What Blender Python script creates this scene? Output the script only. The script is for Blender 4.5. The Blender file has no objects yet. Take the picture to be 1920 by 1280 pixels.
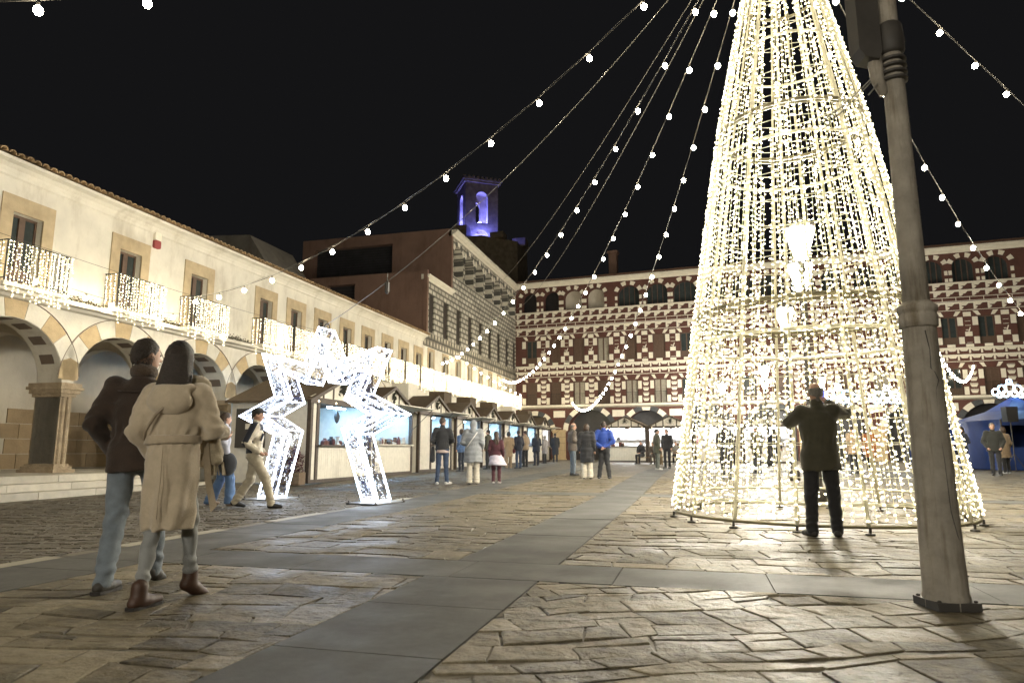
import bpy, bmesh, math, random
import numpy as np
from mathutils import Vector, Matrix

rnd = random.Random(11)
sc = bpy.context.scene
COL = sc.collection
R = math.radians
PI = math.pi

# ------------------------------------------------------------------ camera, sky, exposure
YAW, PITCH, EYE = R(14.986), R(9.1), 0.97
cam_data = bpy.data.cameras.new("camera")
cam = bpy.data.objects.new("camera", cam_data)
COL.objects.link(cam)
cam.location = (0, 0, EYE)
cam.rotation_euler = (R(90) + PITCH, 0, YAW)
cam_data.sensor_width = 36
cam_data.lens = 24
cam_data.clip_start = 0.05
cam_data.clip_end = 800
cam_data.dof.use_dof = True
cam_data.dof.focus_distance = 11.0
cam_data.dof.aperture_fstop = 3.2
sc.camera = cam

world = bpy.data.worlds.new("World")
sc.world = world
world.use_nodes = True
wn = world.node_tree
wn.nodes["Background"].inputs[0].default_value = (0.0035, 0.0035, 0.0038, 1)   # night sky over a lit town
wn.nodes["Background"].inputs[1].default_value = 1.0

sc.view_settings.view_transform = 'Standard'
sc.view_settings.look = 'None'
sc.view_settings.exposure = 1.0
sc.view_settings.gamma = 1.0
sc.render.engine = 'CYCLES'
cy = sc.cycles
cy.use_denoising = True
cy.denoiser = 'OPENIMAGEDENOISE'
cy.max_bounces = 5
cy.diffuse_bounces = 3
cy.glossy_bounces = 2
cy.transmission_bounces = 3
cy.transparent_max_bounces = 8
cy.sample_clamp_indirect = 3.0
cy.sample_clamp_direct = 0.0
cy.use_light_tree = True
cy.caustics_reflective = False
cy.caustics_refractive = False

# lamp strengths (radiance)
L_TREE, L_CURT, L_FEST, L_STAR, L_LANT = 14.0, 10.0, 90.0, .60, 430.0
L_STALL = 95.0

# ------------------------------------------------------------------ materials
def _n(nt, t, **kw):
    n = nt.nodes.new(t)
    for k, v in kw.items():
        setattr(n, k, v)
    return n

MATS = {}
def M(name, col, rough=.7, var=.12, scale=3., bump=0., bscale=30., metal=0., rand=0., col2=None, stain=0., spec=.5, rvar=.0, sheen=0., ssc=(1.6, 1.6, .45)):
    if name in MATS:
        return MATS[name]
    m = bpy.data.materials.new(name); m.use_nodes = True
    nt = m.node_tree; L = nt.links.new
    p = nt.nodes["Principled BSDF"]
    p.inputs["Metallic"].default_value = metal
    p.inputs["Roughness"].default_value = rough
    p.inputs["Specular IOR Level"].default_value = spec
    if sheen:
        p.inputs["Sheen Weight"].default_value = sheen
    geo = _n(nt, "ShaderNodeNewGeometry")
    nz = _n(nt, "ShaderNodeTexNoise"); nz.inputs["Scale"].default_value = scale; nz.inputs["Detail"].default_value = 6; nz.inputs["Roughness"].default_value = .62
    L(geo.outputs["Position"], nz.inputs["Vector"])
    rp = _n(nt, "ShaderNodeMapRange"); rp.inputs[1].default_value = .3; rp.inputs[2].default_value = .7
    L(nz.outputs["Fac"], rp.inputs[0])
    mix = _n(nt, "ShaderNodeMix", data_type='RGBA')
    c = Vector(col)
    if col2 is None:
        a, b = c * (1 - var), c * (1 + var)
    else:
        a, b = c, Vector(col2)
    mix.inputs[6].default_value = (*a, 1); mix.inputs[7].default_value = (*b, 1)
    L(rp.outputs[0], mix.inputs[0])
    out = mix.outputs[2]
    if stain:
        n2 = _n(nt, "ShaderNodeTexNoise"); n2.inputs["Scale"].default_value = .9; n2.inputs["Detail"].default_value = 8; n2.inputs["Roughness"].default_value = .7
        mp = _n(nt, "ShaderNodeMapping"); mp.inputs["Scale"].default_value = ssc
        L(geo.outputs["Position"], mp.inputs[0]); L(mp.outputs[0], n2.inputs["Vector"])
        r2 = _n(nt, "ShaderNodeMapRange"); r2.inputs[1].default_value = .5; r2.inputs[2].default_value = .75; r2.inputs[4].default_value = stain
        L(n2.outputs["Fac"], r2.inputs[0])
        m2 = _n(nt, "ShaderNodeMix", data_type='RGBA', blend_type='MULTIPLY')
        L(r2.outputs[0], m2.inputs[0]); L(out, m2.inputs[6]); m2.inputs[7].default_value = (.42, .36, .26, 1)
        out = m2.outputs[2]
    if rand:
        oi = _n(nt, "ShaderNodeObjectInfo")
        rr = _n(nt, "ShaderNodeMapRange"); rr.inputs[3].default_value = 1 - rand; rr.inputs[4].default_value = 1 + rand
        L(oi.outputs["Random"], rr.inputs[0])
        vm = _n(nt, "ShaderNodeVectorMath", operation='SCALE')
        L(out, vm.inputs[0]); L(rr.outputs[0], vm.inputs["Scale"])
        out = vm.outputs[0]
    L(out, p.inputs["Base Color"])
    if rvar:
        n3 = _n(nt, "ShaderNodeTexNoise"); n3.inputs["Scale"].default_value = 1.7; n3.inputs["Detail"].default_value = 5
        L(geo.outputs["Position"], n3.inputs["Vector"])
        r3 = _n(nt, "ShaderNodeMapRange"); r3.inputs[1].default_value = .35; r3.inputs[2].default_value = .65
        r3.inputs[3].default_value = max(.05, rough - rvar); r3.inputs[4].default_value = min(1, rough + rvar)
        L(n3.outputs["Fac"], r3.inputs[0]); L(r3.outputs[0], p.inputs["Roughness"])
    if bump:
        nb = _n(nt, "ShaderNodeTexNoise"); nb.inputs["Scale"].default_value = bscale; nb.inputs["Detail"].default_value = 8; nb.inputs["Roughness"].default_value = .6
        L(geo.outputs["Position"], nb.inputs["Vector"])
        bp = _n(nt, "ShaderNodeBump"); bp.inputs["Strength"].default_value = min(1, bump); bp.inputs["Distance"].default_value = .03 * max(1, bump)
        L(nb.outputs["Fac"], bp.inputs["Height"]); L(bp.outputs[0], p.inputs["Normal"])
    MATS[name] = m
    return m

def EM(name, col, strength, base=(.8, .8, .8)):
    if name in MATS:
        return MATS[name]
    m = bpy.data.materials.new(name); m.use_nodes = True
    p = m.node_tree.nodes["Principled BSDF"]
    p.inputs["Base Color"].default_value = (*base, 1)
    p.inputs["Emission Color"].default_value = (*col, 1)
    p.inputs["Emission Strength"].default_value = strength
    MATS[name] = m
    return m

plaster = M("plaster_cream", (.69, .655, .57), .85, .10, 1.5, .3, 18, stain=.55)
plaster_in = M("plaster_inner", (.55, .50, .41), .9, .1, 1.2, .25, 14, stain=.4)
ochre = M("ochre_stone", (.50, .385, .23), .85, .14, 4, .3, 25)
surround = M("surround_stone", (.47, .375, .24), .85, .16, 3, .3, 25, stain=.3)
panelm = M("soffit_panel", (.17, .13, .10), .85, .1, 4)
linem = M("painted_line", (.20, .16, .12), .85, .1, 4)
pier = M("pier_stone", (.40, .32, .22), .9, .25, 5, .8, 16, stain=.6)
blockm = M("dado_block", (.30, .22, .13), .9, .16, 3, .35, 22, rand=.12)
stepm = M("step_granite", (.55, .51, .42), .8, .12, 5, .35, 30, rand=.08)
tilem = M("roof_tile", (.36, .25, .14), .85, .3, 9, .3, 30, rand=.25)
wood_dark = M("dark_wood", (.055, .038, .026), .6, .25, 9, .2, 40)
wood_win = M("window_wood", (.10, .06, .04), .6, .2, 8)
glassy = M("window_glass", (.045, .055, .055), .12, .2, 2, spec=.6)
curtainm = M("curtain_behind_glass", (.33, .30, .24), .35, .2, 6)
iron = M("wrought_iron", (.02, .02, .018), .55, .2, 9)
mauve = M("mauve_render", (.22, .135, .10), .9, .12, .8, .2, 12, stain=.55)
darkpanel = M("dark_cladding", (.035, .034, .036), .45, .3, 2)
greyw = M("weathered_wall", (.17, .155, .13), .9, .2, 1.5, .3, 10, stain=.5)
redw = M("red_plaster", (.105, .043, .032), .85, .18, 2, .2, 20, stain=.3)
whitew = M("white_relief", (.80, .75, .63), .85, .07, 3, .15, 25, stain=.2)
slate = M("slate_paint", (.07, .075, .08), .8, .2, 4)
towerm = M("tower_masonry", (.34, .27, .18), .9, .35, 1.6, .9, 3)
shutterm = M("dark_shutter", (.035, .028, .022), .5, .3, 6)
rooftop = M("roof_dark", (.10, .055, .035), .85, .3, 5, .5, 8)
def stone_mat(name, dark, mid, light, rough, rand):
    m = bpy.data.materials.new(name); m.use_nodes = True
    nt = m.node_tree; L = nt.links.new; p = nt.nodes["Principled BSDF"]
    geo = _n(nt, "ShaderNodeNewGeometry"); oi = _n(nt, "ShaderNodeObjectInfo")
    def noise(sc_, det, ro, vec=None):
        n = _n(nt, "ShaderNodeTexNoise"); n.inputs["Scale"].default_value = sc_; n.inputs["Detail"].default_value = det; n.inputs["Roughness"].default_value = ro
        L(vec or geo.outputs["Position"], n.inputs["Vector"]); return n
    a = noise(7.5, 12, .74); b = noise(1.1, 6, .6); c = noise(38, 4, .6)
    add = _n(nt, "ShaderNodeMath", operation='MULTIPLY_ADD'); add.inputs[1].default_value = .55; L(b.outputs["Fac"], add.inputs[0]); L(a.outputs["Fac"], add.inputs[2])
    ad2 = _n(nt, "ShaderNodeMath", operation='MULTIPLY_ADD'); ad2.inputs[1].default_value = rand; L(oi.outputs["Random"], ad2.inputs[0]); L(add.outputs[0], ad2.inputs[2])
    ad3 = _n(nt, "ShaderNodeMath", operation='MULTIPLY_ADD'); ad3.inputs[1].default_value = .18; L(c.outputs["Fac"], ad3.inputs[0]); L(ad2.outputs[0], ad3.inputs[2])
    mr = _n(nt, "ShaderNodeMapRange"); mr.inputs[1].default_value = .62 + rand * .5; mr.inputs[2].default_value = 1.08 + rand * .5; L(ad3.outputs[0], mr.inputs[0])
    cr = _n(nt, "ShaderNodeValToRGB"); e = cr.color_ramp.elements
    e[0].position = .0; e[0].color = (*dark, 1); e[1].position = 1.; e[1].color = (*light, 1); k = cr.color_ramp.elements.new(.45); k.color = (*mid, 1)
    L(mr.outputs[0], cr.inputs[0]); L(cr.outputs[0], p.inputs["Base Color"])
    rr = _n(nt, "ShaderNodeMapRange"); rr.inputs[1].default_value = .35; rr.inputs[2].default_value = .65; rr.inputs[3].default_value = rough - .22; rr.inputs[4].default_value = rough + .2
    L(b.outputs["Fac"], rr.inputs[0]); L(rr.outputs[0], p.inputs["Roughness"])
    h1 = noise(7, 9, .62)
    hs = _n(nt, "ShaderNodeMath", operation='MULTIPLY_ADD'); hs.inputs[1].default_value = .12; L(c.outputs["Fac"], hs.inputs[0]); L(h1.outputs["Fac"], hs.inputs[2])
    bp = _n(nt, "ShaderNodeBump"); bp.inputs["Strength"].default_value = 1.; bp.inputs["Distance"].default_value = .05
    L(hs.outputs[0], bp.inputs["Height"]); L(bp.outputs[0], p.inputs["Normal"])
    MATS[name] = m; return m
stone = stone_mat("paving_stone", (.040, .031, .019), (.122, .099, .060), (.245, .205, .135), .54, .36)
cobble = stone_mat("cobble_stone", (.035, .030, .022), (.092, .078, .056), (.18, .155, .115), .62, .0)
mortar = M("ground_mortar", (.03, .025, .019), .95, .25, 6, .6, 40)
granite = M("granite_band", (.080, .079, .072), .66, .16, 18, .2, 120, rand=.12, rvar=.12, stain=.6)
palestrip = M("pale_slab", (.34, .31, .24), .6, .1, 6, .15, 60)
postm = M("cast_post", (.30, .27, .225), .75, .25, 5, .6, 14, stain=1.0, ssc=(16, 16, 1.6))
postd = M("post_fitting", (.05, .045, .04), .6, .2, 6)
frame_y = M("tree_frame", (.60, .57, .45), .5, .08, 6)
ring_d = M("tree_ring", (.16, .14, .08), .5, .2, 6)
cordm = M("light_cord_plastic", (.70, .66, .44), .5, .05, 4)
cablem = M("cable_black", (.03, .028, .025), .6, .1, 4)
cable_w = M("cable_steel", (.30, .29, .27), .4, .1, 4, metal=.6)
led = EM("led_warm", (1, .90, .64), L_TREE, (.9, .85, .7))
led_c = EM("led_curtain", (1, .86, .58), L_CURT, (.9, .85, .7))
bulb_e = EM("festoon_glow", (1, .86, .60), L_FEST, (.9, .85, .7))
star_e = EM("star_tinsel", (.70, .82, 1.0), L_STAR, (.85, .88, .95))
star_r = EM("star_rope", (.72, .83, 1.0), L_STAR * 14, (.85, .88, .95))
star_n = M("star_gap_navy", (.02, .035, .11), .6)  # navy colour stands in for the dark interior seen through the gaps
lant_e = EM("lantern_glow", (1.0, .94, .80), L_LANT, (.9, .9, .9))
blue_e = EM("tower_lamp_blue", (.12, .15, 1.0), 420, (.2, .2, .8))
motif_e = EM("motif_glow", (.45, .75, 1.0), 9, (.7, .8, .9))
strip_b = EM("stall_tube_blue", (.33, .62, 1.0), L_STALL, (.8, .85, .9))
strip_w = EM("stall_tube_white", (.90, .93, 1.0), L_STALL * 1.3, (.8, .85, .9))
screen_e = EM("screen_blue", (.04, .07, .9), .7, (.02, .02, .1))
board_w = M("stall_board", (.66, .62, .53), .65, .08, 7, .1, 50)
roof_b = M("stall_roof", (.085, .06, .038), .8, .2, 8, .3, 40)
in_w = M("stall_inner_white", (.8, .8, .8), .7, .05, 4)
in_b = M("stall_inner", (.55, .62, .70), .7, .08, 4)
tent_b = M("tent_blue", (.012, .035, .15), .6, .15, 3)

# ------------------------------------------------------------------ mesh helpers
class MB:
    def __init__(s):
        s.v = []; s.f = []; s.m = []
    def add(s, vs, fs, m=0):
        o = len(s.v)
        s.v += [tuple(q) for q in vs]
        s.f += [tuple(i + o for i in q) for q in fs]
        s.m += [m] * len(fs)
        return s
    def box(s, x0, x1, y0, y1, z0, z1, m=0):
        return s.add([(x0, y0, z0), (x1, y0, z0), (x1, y1, z0), (x0, y1, z0), (x0, y0, z1), (x1, y0, z1), (x1, y1, z1), (x0, y1, z1)],
                     [(3, 2, 1, 0), (4, 5, 6, 7), (0, 1, 5, 4), (1, 2, 6, 5), (2, 3, 7, 6), (3, 0, 4, 7)], m)
    def prism(s, poly, axis, a, b, m=0):
        def pt(p, t):
            return {'x': (t, p[0], p[1]), 'y': (p[0], t, p[1]), 'z': (p[0], p[1], t)}[axis]
        n = len(poly)
        vs = [pt(p, a) for p in poly] + [pt(p, b) for p in poly]
        fs = [tuple(range(n - 1, -1, -1)), tuple(range(n, 2 * n))] + [(i, (i + 1) % n, n + (i + 1) % n, n + i) for i in range(n)]
        return s.add(vs, fs, m)
    def tube(s, pts, r, n=6, m=0, closed=False):
        pts = [Vector(p) for p in pts]
        k = len(pts)
        rs = r if isinstance(r, (list, tuple)) else [r] * k
        vs = []; fs = []
        prev = None
        for i, p in enumerate(pts):
            if closed:
                d = (pts[(i + 1) % k] - pts[i - 1])
            else:
                d = pts[min(i + 1, k - 1)] - pts[max(i - 1, 0)]
            d.normalize()
            if prev is None:
                a = d.cross(Vector((0, 0, 1)))
                if a.length < .05:
                    a = d.cross(Vector((1, 0, 0)))
            else:
                a = prev - d * prev.dot(d)
            a.normalize(); prev = a
            b = d.cross(a)
            for j in range(n):
                t = 2 * PI * j / n
                vs.append(p + (a * math.cos(t) + b * math.sin(t)) * rs[i])
        for i in range(k if closed else k - 1):
            i2 = (i + 1) % k
            for j in range(n):
                j2 = (j + 1) % n
                fs.append((i * n + j, i * n + j2, i2 * n + j2, i2 * n + j))
        if not closed:
            fs.append(tuple(range(n - 1, -1, -1))); fs.append(tuple(range((k - 1) * n, k * n)))
        return s.add(vs, fs, m)
    def lathe(s, prof, n=12, c=(0, 0, 0), m=0, phase=0.):
        vs = []; fs = []
        for r, z in prof:
            for j in range(n):
                t = 2 * PI * j / n + phase
                vs.append((c[0] + r * math.cos(t), c[1] + r * math.sin(t), c[2] + z))
        for i in range(len(prof) - 1):
            for j in range(n):
                j2 = (j + 1) % n
                fs.append((i * n + j, i * n + j2, (i + 1) * n + j2, (i + 1) * n + j))
        fs.append(tuple(range(n - 1, -1, -1))); fs.append(tuple(range((len(prof) - 1) * n, len(prof) * n)))
        return s.add(vs, fs, m)
    def mesh(s, name, mats, smooth=False):
        me = bpy.data.meshes.new(name)
        me.from_pydata(s.v, [], s.f)
        for m in (mats if isinstance(mats, (list, tuple)) else [mats]):
            me.materials.append(m)
        if any(s.m):
            me.polygons.foreach_set("material_index", s.m)
        if smooth:
            me.polygons.foreach_set("use_smooth", [True] * len(me.polygons))
        me.update()
        return me
    def build(s, name, mats, parent=None, smooth=False, loc=(0, 0, 0), world=False):
        if world and parent is not None:
            o = parent.location
            s.v = [(a - o[0], b - o[1], c - o[2]) for a, b, c in s.v]
        return link(name, s.mesh(name, mats, smooth), parent, loc)

def link(name, me, parent=None, loc=(0, 0, 0), rot=(0, 0, 0), scale=None):
    o = bpy.data.objects.new(name, me)
    COL.objects.link(o)
    o.location = loc; o.rotation_euler = rot
    if scale is not None:
        o.scale = scale
    if parent is not None:
        o.parent = parent
    return o

def tag(o, label, cat=None, group=None, kind=None):
    o["label"] = label
    if cat: o["category"] = cat
    if group: o["group"] = group
    if kind: o["kind"] = kind
    return o

def thing(name, label, cat, loc=(0, 0, 0), rz=0., group=None):
    o = bpy.data.objects.new(name, None)
    COL.objects.link(o)
    o.location = loc; o.rotation_euler = (0, 0, rz)
    o.empty_display_size = .2
    return tag(o, label, cat, group)

def arc(c, r, a0, a1, n):
    return [(c[0] + r * math.cos(a0 + (a1 - a0) * i / n), c[1] + r * math.sin(a0 + (a1 - a0) * i / n)) for i in range(n + 1)]

def wall_holes(mb, u0, u1, z0, z1, holes, mapf, depth=.3, m=0, mr=0):
    """flat wall with rectangular or arched holes (ua, ub, za, zb, arched); mapf(u, z, d) gives a point, d inward"""
    us = sorted(set([u0, u1] + [h[0] for h in holes] + [h[1] for h in holes]))
    zs = sorted(set([z0, z1] + [h[2] for h in holes] + [h[3] for h in holes]))
    us = [u for u in us if u0 <= u <= u1]; zs = [z for z in zs if z0 <= z <= z1]
    for a, b in zip(us, us[1:]):
        for c, d in zip(zs, zs[1:]):
            mu, mz = (a + b) / 2, (c + d) / 2
            if any(h[0] < mu < h[1] and h[2] < mz < h[3] for h in holes):
                continue
            mb.add([mapf(a, c, 0), mapf(b, c, 0), mapf(b, d, 0), mapf(a, d, 0)], [(0, 1, 2, 3)], m)
    for h in holes:
        ua, ub, za, zb = h[:4]
        path = [(ua, za), (ua, zb), (ub, zb), (ub, za)]
        if len(h) > 4 and h[4]:
            r = (ub - ua) / 2
            cx, zs_ = (ua + ub) / 2, zb - r * h[4]
            ap = [(cx - r * math.cos(t), zs_ + r * h[4] * math.sin(t)) for t in [PI * i / 14 for i in range(15)]]
            for p, q in zip(ap, ap[1:]):
                mb.add([mapf(p[0], p[1], 0), mapf(q[0], q[1], 0), mapf(q[0], zb, 0), mapf(p[0], zb, 0)], [(0, 1, 2, 3)], m)
            path = [(ua, za)] + ap + [(ub, za)]
        for p, q in zip(path, path[1:]):
            if abs(p[0] - q[0]) + abs(p[1] - q[1]) < 1e-6:
                continue
            mb.add([mapf(*p, 0), mapf(*q, 0), mapf(*q, depth), mapf(*p, depth)], [(0, 1, 2, 3)], mr)
        mb.add([mapf(ua, za, 0), mapf(ub, za, 0), mapf(ub, za, depth), mapf(ua, za, depth)], [(0, 1, 2, 3)], mr)

ORD = "first second third fourth fifth sixth seventh eighth ninth tenth eleventh twelfth thirteenth fourteenth fifteenth sixteenth seventeenth eighteenth nineteenth twentieth twenty-first twenty-second".split()

def smooth01(a, b, t):
    t = min(1., max(0., (t - a) / (b - a)))
    return t * t * (3 - 2 * t)

def gz(x, y):          # the square rises a little away from the viewer
    s = -math.sin(YAW) * x + math.cos(YAW) * y
    return .17 * smooth01(12, 27, s) + .08 * smooth01(30, 50, s)

# ------------------------------------------------------------------ ground
def make_ground():
    mb = MB()
    xs = [-220, -120, -60, -40] + [x for x in range(-30, 31, 2)] + [40, 60, 120, 220]
    ys = [-120, -60, -30] + [y for y in range(-10, 62, 2)] + [80, 120, 220, 300]
    vs = [(x, y, gz(x, y) - .011) for y in ys for x in xs]
    nx = len(xs)
    fs = [(j * nx + i, j * nx + i + 1, (j + 1) * nx + i + 1, (j + 1) * nx + i) for j in range(len(ys) - 1) for i in range(nx - 1)]
    mb.add(vs, fs)
    return mb

def far_paving_mat():
    m = bpy.data.materials.new("square_paving"); m.use_nodes = True
    nt = m.node_tree; L = nt.links.new; p = nt.nodes["Principled BSDF"]
    geo = _n(nt, "ShaderNodeNewGeometry")
    v = _n(nt, "ShaderNodeTexVoronoi", feature='DISTANCE_TO_EDGE'); v.inputs["Scale"].default_value = 2.1
    L(geo.outputs["Position"], v.inputs["Vector"])
    v2 = _n(nt, "ShaderNodeTexVoronoi"); v2.inputs["Scale"].default_value = 2.1
    L(geo.outputs["Position"], v2.inputs["Vector"])
    cr = _n(nt, "ShaderNodeMapRange"); cr.inputs[1].default_value = .0; cr.inputs[2].default_value = .06
    L(v.outputs["Distance"], cr.inputs[0])
    nz = _n(nt, "ShaderNodeTexNoise"); nz.inputs["Scale"].default_value = 3; nz.inputs["Detail"].default_value = 7
    L(geo.outputs["Position"], nz.inputs["Vector"])
    a = _n(nt, "ShaderNodeMix", data_type='RGBA'); a.inputs[6].default_value = (.085, .072, .052, 1); a.inputs[7].default_value = (.19, .165, .12, 1)
    sep = _n(nt, "ShaderNodeSeparateColor"); L(v2.outputs["Color"], sep.inputs[0])
    ad = _n(nt, "ShaderNodeMath", operation='MULTIPLY_ADD'); ad.inputs[1].default_value = .5
    L(sep.outputs[0], ad.inputs[0])
    ml = _n(nt, "ShaderNodeMath", operation='MULTIPLY'); ml.inputs[1].default_value = .5; L(nz.outputs["Fac"], ml.inputs[0]); L(ml.outputs[0], ad.inputs[2])
    L(ad.outputs[0], a.inputs[0])
    b = _n(nt, "ShaderNodeMix", data_type='RGBA'); b.inputs[6].default_value = (.03, .025, .018, 1)
    L(cr.outputs[0], b.inputs[0]); L(a.outputs[2], b.inputs[7]); L(b.outputs[2], p.inputs["Base Color"])
    p.inputs["Roughness"].default_value = .6
    bp = _n(nt, "ShaderNodeBump"); bp.inputs["Strength"].default_value = .6; bp.inputs["Distance"].default_value = .03
    sm = _n(nt, "ShaderNodeMath", operation='ADD'); L(cr.outputs[0], sm.inputs[0]); L(nz.outputs["Fac"], sm.inputs[1])
    L(sm.outputs[0], bp.inputs["Height"]); L(bp.outputs[0], p.inputs["Normal"])
    return m

ground = make_ground().build("ground", far_paving_mat())
ground["kind"] = "structure"
ground["label"] = "stone paved town square floor crossed by smooth granite bands"

def clip(poly, n, d):      # keep points with n.p <= d
    out = []
    for i in range(len(poly)):
        p, q = poly[i], poly[(i + 1) % len(poly)]
        a, b = p[0] * n[0] + p[1] * n[1] - d, q[0] * n[0] + q[1] * n[1] - d
        if a <= 0: out.append(p)
        if (a < 0 < b) or (b < 0 < a):
            t = a / (a - b); out.append((p[0] + (q[0] - p[0]) * t, p[1] + (q[1] - p[1]) * t))
    return out

def cells(x0, x1, y0, y1, dx, dy, jit, gap, seed, ang=.0):
    """irregular courses of roughly four-sided stones, clipped to the zone"""
    rg = random.Random(seed)
    cx, cy_ = (x0 + x1) / 2, (y0 + y1) / 2
    hw, hh = (x1 - x0) / 2, (y1 - y0) / 2
    ca, sa = math.cos(ang), math.sin(ang)
    ex, ey = abs(hw * ca) + abs(hh * sa) + dx, abs(hw * sa) + abs(hh * ca) + dy
    ph = [rg.uniform(0, 6.28) for _ in range(8)]
    def warp(x, y):
        k = 1 / dx
        wx = math.sin(1.9 * k * y + ph[0]) + math.sin(3.7 * k * x + ph[1]) * .6 + math.sin(5.1 * k * (x + y) + ph[2]) * .7
        wy = math.sin(1.6 * k * x + ph[3]) + math.sin(4.3 * k * y + ph[4]) * .6 + math.sin(4.7 * k * (x - y) + ph[5]) * .8
        x, y = x + wx * jit * dx * .28, y + wy * jit * dy * .34
        return (cx + x * ca - y * sa, cy_ + x * sa + y * ca)
    out = []
    y = -ey
    while y < ey:
        h = dy * rg.choice((.62, .85, 1., 1.15, 1.4))
        x = -ex - rg.uniform(0, dx)
        sl = rg.uniform(-.12, .12) * dx
        while x < ex:
            w = dx * rg.choice((.7, .9, 1., 1.15, 1.35, 1.6)); s2 = rg.uniform(-.10, .10) * dx
            quads = [[(x, y), (x + w, y), (x + w + s2, y + h), (x + sl, y + h)]]
            if rg.random() < .22 and h > .8 * dy:
                m_ = y + h * rg.uniform(.4, .6); k = rg.uniform(-.05, .05)
                quads = [[(x, y), (x + w, y), (x + w + s2 * .5, m_ + k), (x + sl * .5, m_)], [(x + sl * .5, m_), (x + w + s2 * .5, m_ + k), (x + w + s2, y + h), (x + sl, y + h)]]
            for q in quads:
                poly = [warp(*p) for p in q]
                for n, d in (((1, 0), x1), ((-1, 0), -x0), ((0, 1), y1), ((0, -1), -y0)):
                    poly = clip(poly, n, d - gap)
                    if len(poly) < 3: break
                if len(poly) < 3: continue
                mx = sum(p[0] for p in poly) / len(poly); my = sum(p[1] for p in poly) / len(poly)
                src = list(poly)
                for i in range(len(src)):
                    p, q2 = src[i], src[(i + 1) % len(src)]
                    n = (q2[1] - p[1], p[0] - q2[0]); ln = math.hypot(*n)
                    if ln < 1e-5: continue
                    n = (n[0] / ln, n[1] / ln)
                    if n[0] * (mx - p[0]) + n[1] * (my - p[1]) > 0: n = (-n[0], -n[1])
                    poly = clip(poly, n, n[0] * p[0] + n[1] * p[1] - gap * rg.uniform(.5, 1.6))
                    if len(poly) < 3: break
                if len(poly) < 3: continue
                pp = [poly[a] for a in range(len(poly)) if math.hypot(poly[a][0] - poly[a - 1][0], poly[a][1] - poly[a - 1][1]) > .02]
                if len(pp) < 3: continue
                ar = abs(sum(pp[a - 1][0] * pp[a][1] - pp[a][0] * pp[a - 1][1] for a in range(len(pp)))) / 2
                if ar > .08 * dx * dy: out.append(pp)
            x += w; sl = s2
        y += h
    return out

def stone_mesh(mb, poly, rg, h=.004, bev=.007, base=-.03, c0=None):
    cx = sum(p[0] for p in poly) / len(poly); cy_ = sum(p[1] for p in poly) / len(poly)
    o = c0 or (0, 0)
    tx, ty, up = rg.uniform(-.014, .014), rg.uniform(-.014, .014), rg.uniform(-h, h * .6)
    # roughen the outline
    pts = []
    for i in range(len(poly)):
        p, q = poly[i], poly[(i + 1) % len(poly)]
        pts.append(p)
        if math.hypot(q[0] - p[0], q[1] - p[1]) > .16:
            t = rg.uniform(.35, .65); k = rg.uniform(0, .03)
            mx, my = p[0] + (q[0] - p[0]) * t, p[1] + (q[1] - p[1]) * t
            pts.append((mx + (cx - mx) * k, my + (cy_ - my) * k))
    n = len(pts); vs = []
    def zt(x, y): return gz(x, y) + up + tx * (x - cx) + ty * (y - cy_)
    for x, y in pts: vs.append((x - o[0], y - o[1], gz(x, y) + base))
    for x, y in pts: vs.append((x - o[0], y - o[1], zt(x, y) - bev * .45 + rg.uniform(-.003, .003)))
    for x, y in pts:
        d = math.hypot(cx - x, cy_ - y); k = min(.4, bev * rg.uniform(.7, 1.5) / max(d, .01))
        vs.append((x + (cx - x) * k - o[0], y + (cy_ - y) * k - o[1], zt(x, y) + rg.uniform(-.003, .003)))
    fs = []
    for r_ in (0, 1):
        for i in range(n):
            i2 = (i + 1) % n
            fs.append((r_ * n + i, r_ * n + i2, (r_ + 1) * n + i2, (r_ + 1) * n + i))
    vs.append((cx - o[0], cy_ - o[1], zt(cx, cy_) + rg.uniform(-.002, .006)))
    for i in range(n):
        fs.append((2 * n + i, 2 * n + (i + 1) % n, 3 * n))
    mb.add(vs, fs)

ZONES = [(-1.2, 6.2, 1.0, 5.25, .29, .27, .6, 1, .42), (-1.2, 9.0, 6.03, 15.0, .36, .33, .7, 2, .1),
         (-4.75, -2.12, 1.2, 5.25, .31, .27, .6, 3, .12), (-4.75, -2.12, 6.03, 15.0, .36, .33, .7, 4, .05),
         (-4.75, -2.12, 15.8, 24, .5, .5, .4, 5, 0), (-1.2, 9, 15.8, 22, .5, .5, .4, 6, .1)]
allst = []
for x0, x1, y0, y1, dx, dy, jit, sd, an in ZONES:
    allst += cells(x0, x1, y0, y1, dx, dy, jit * .65, .0045, sd, an)
def st_key(p):
    cx = sum(a[0] for a in p) / len(p); c2 = sum(a[1] for a in p) / len(p)
    s = -math.sin(YAW) * cx + math.cos(YAW) * c2; t = math.cos(YAW) * cx + math.sin(YAW) * c2
    inview = s > 1.9 and abs(t) < s * .80 + .3
    return (0 if inview else 1, math.hypot(cx, c2))
allst.sort(key=st_key)
rest = MB(); rg = random.Random(5)
for i, p in enumerate(allst):
    if i < 298 and st_key(p)[0] == 0:
        cx = sum(a[0] for a in p) / len(p); c2 = sum(a[1] for a in p) / len(p)
        b = MB(); stone_mesh(b, p, rg, c0=(cx, c2))
        b.build("paving_stone", stone, ground, loc=(cx, c2, 0))
    else:
        stone_mesh(rest, p, rg)
o = rest.build("far_paving_stones", stone, ground); o["kind"] = "stuff"
cb = MB()
for p in cells(-12.4, -5.9, 2.5, 15.0, .20, .17, .5, .010, 9, .3):
    stone_mesh(cb, p, rg, h=.005, bev=.010)
for p in cells(-9.9, -5.9, 15.8, 21.0, .24, .2, .5, .010, 10, .3):
    stone_mesh(cb, p, rg, h=.005, bev=.010)
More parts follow.
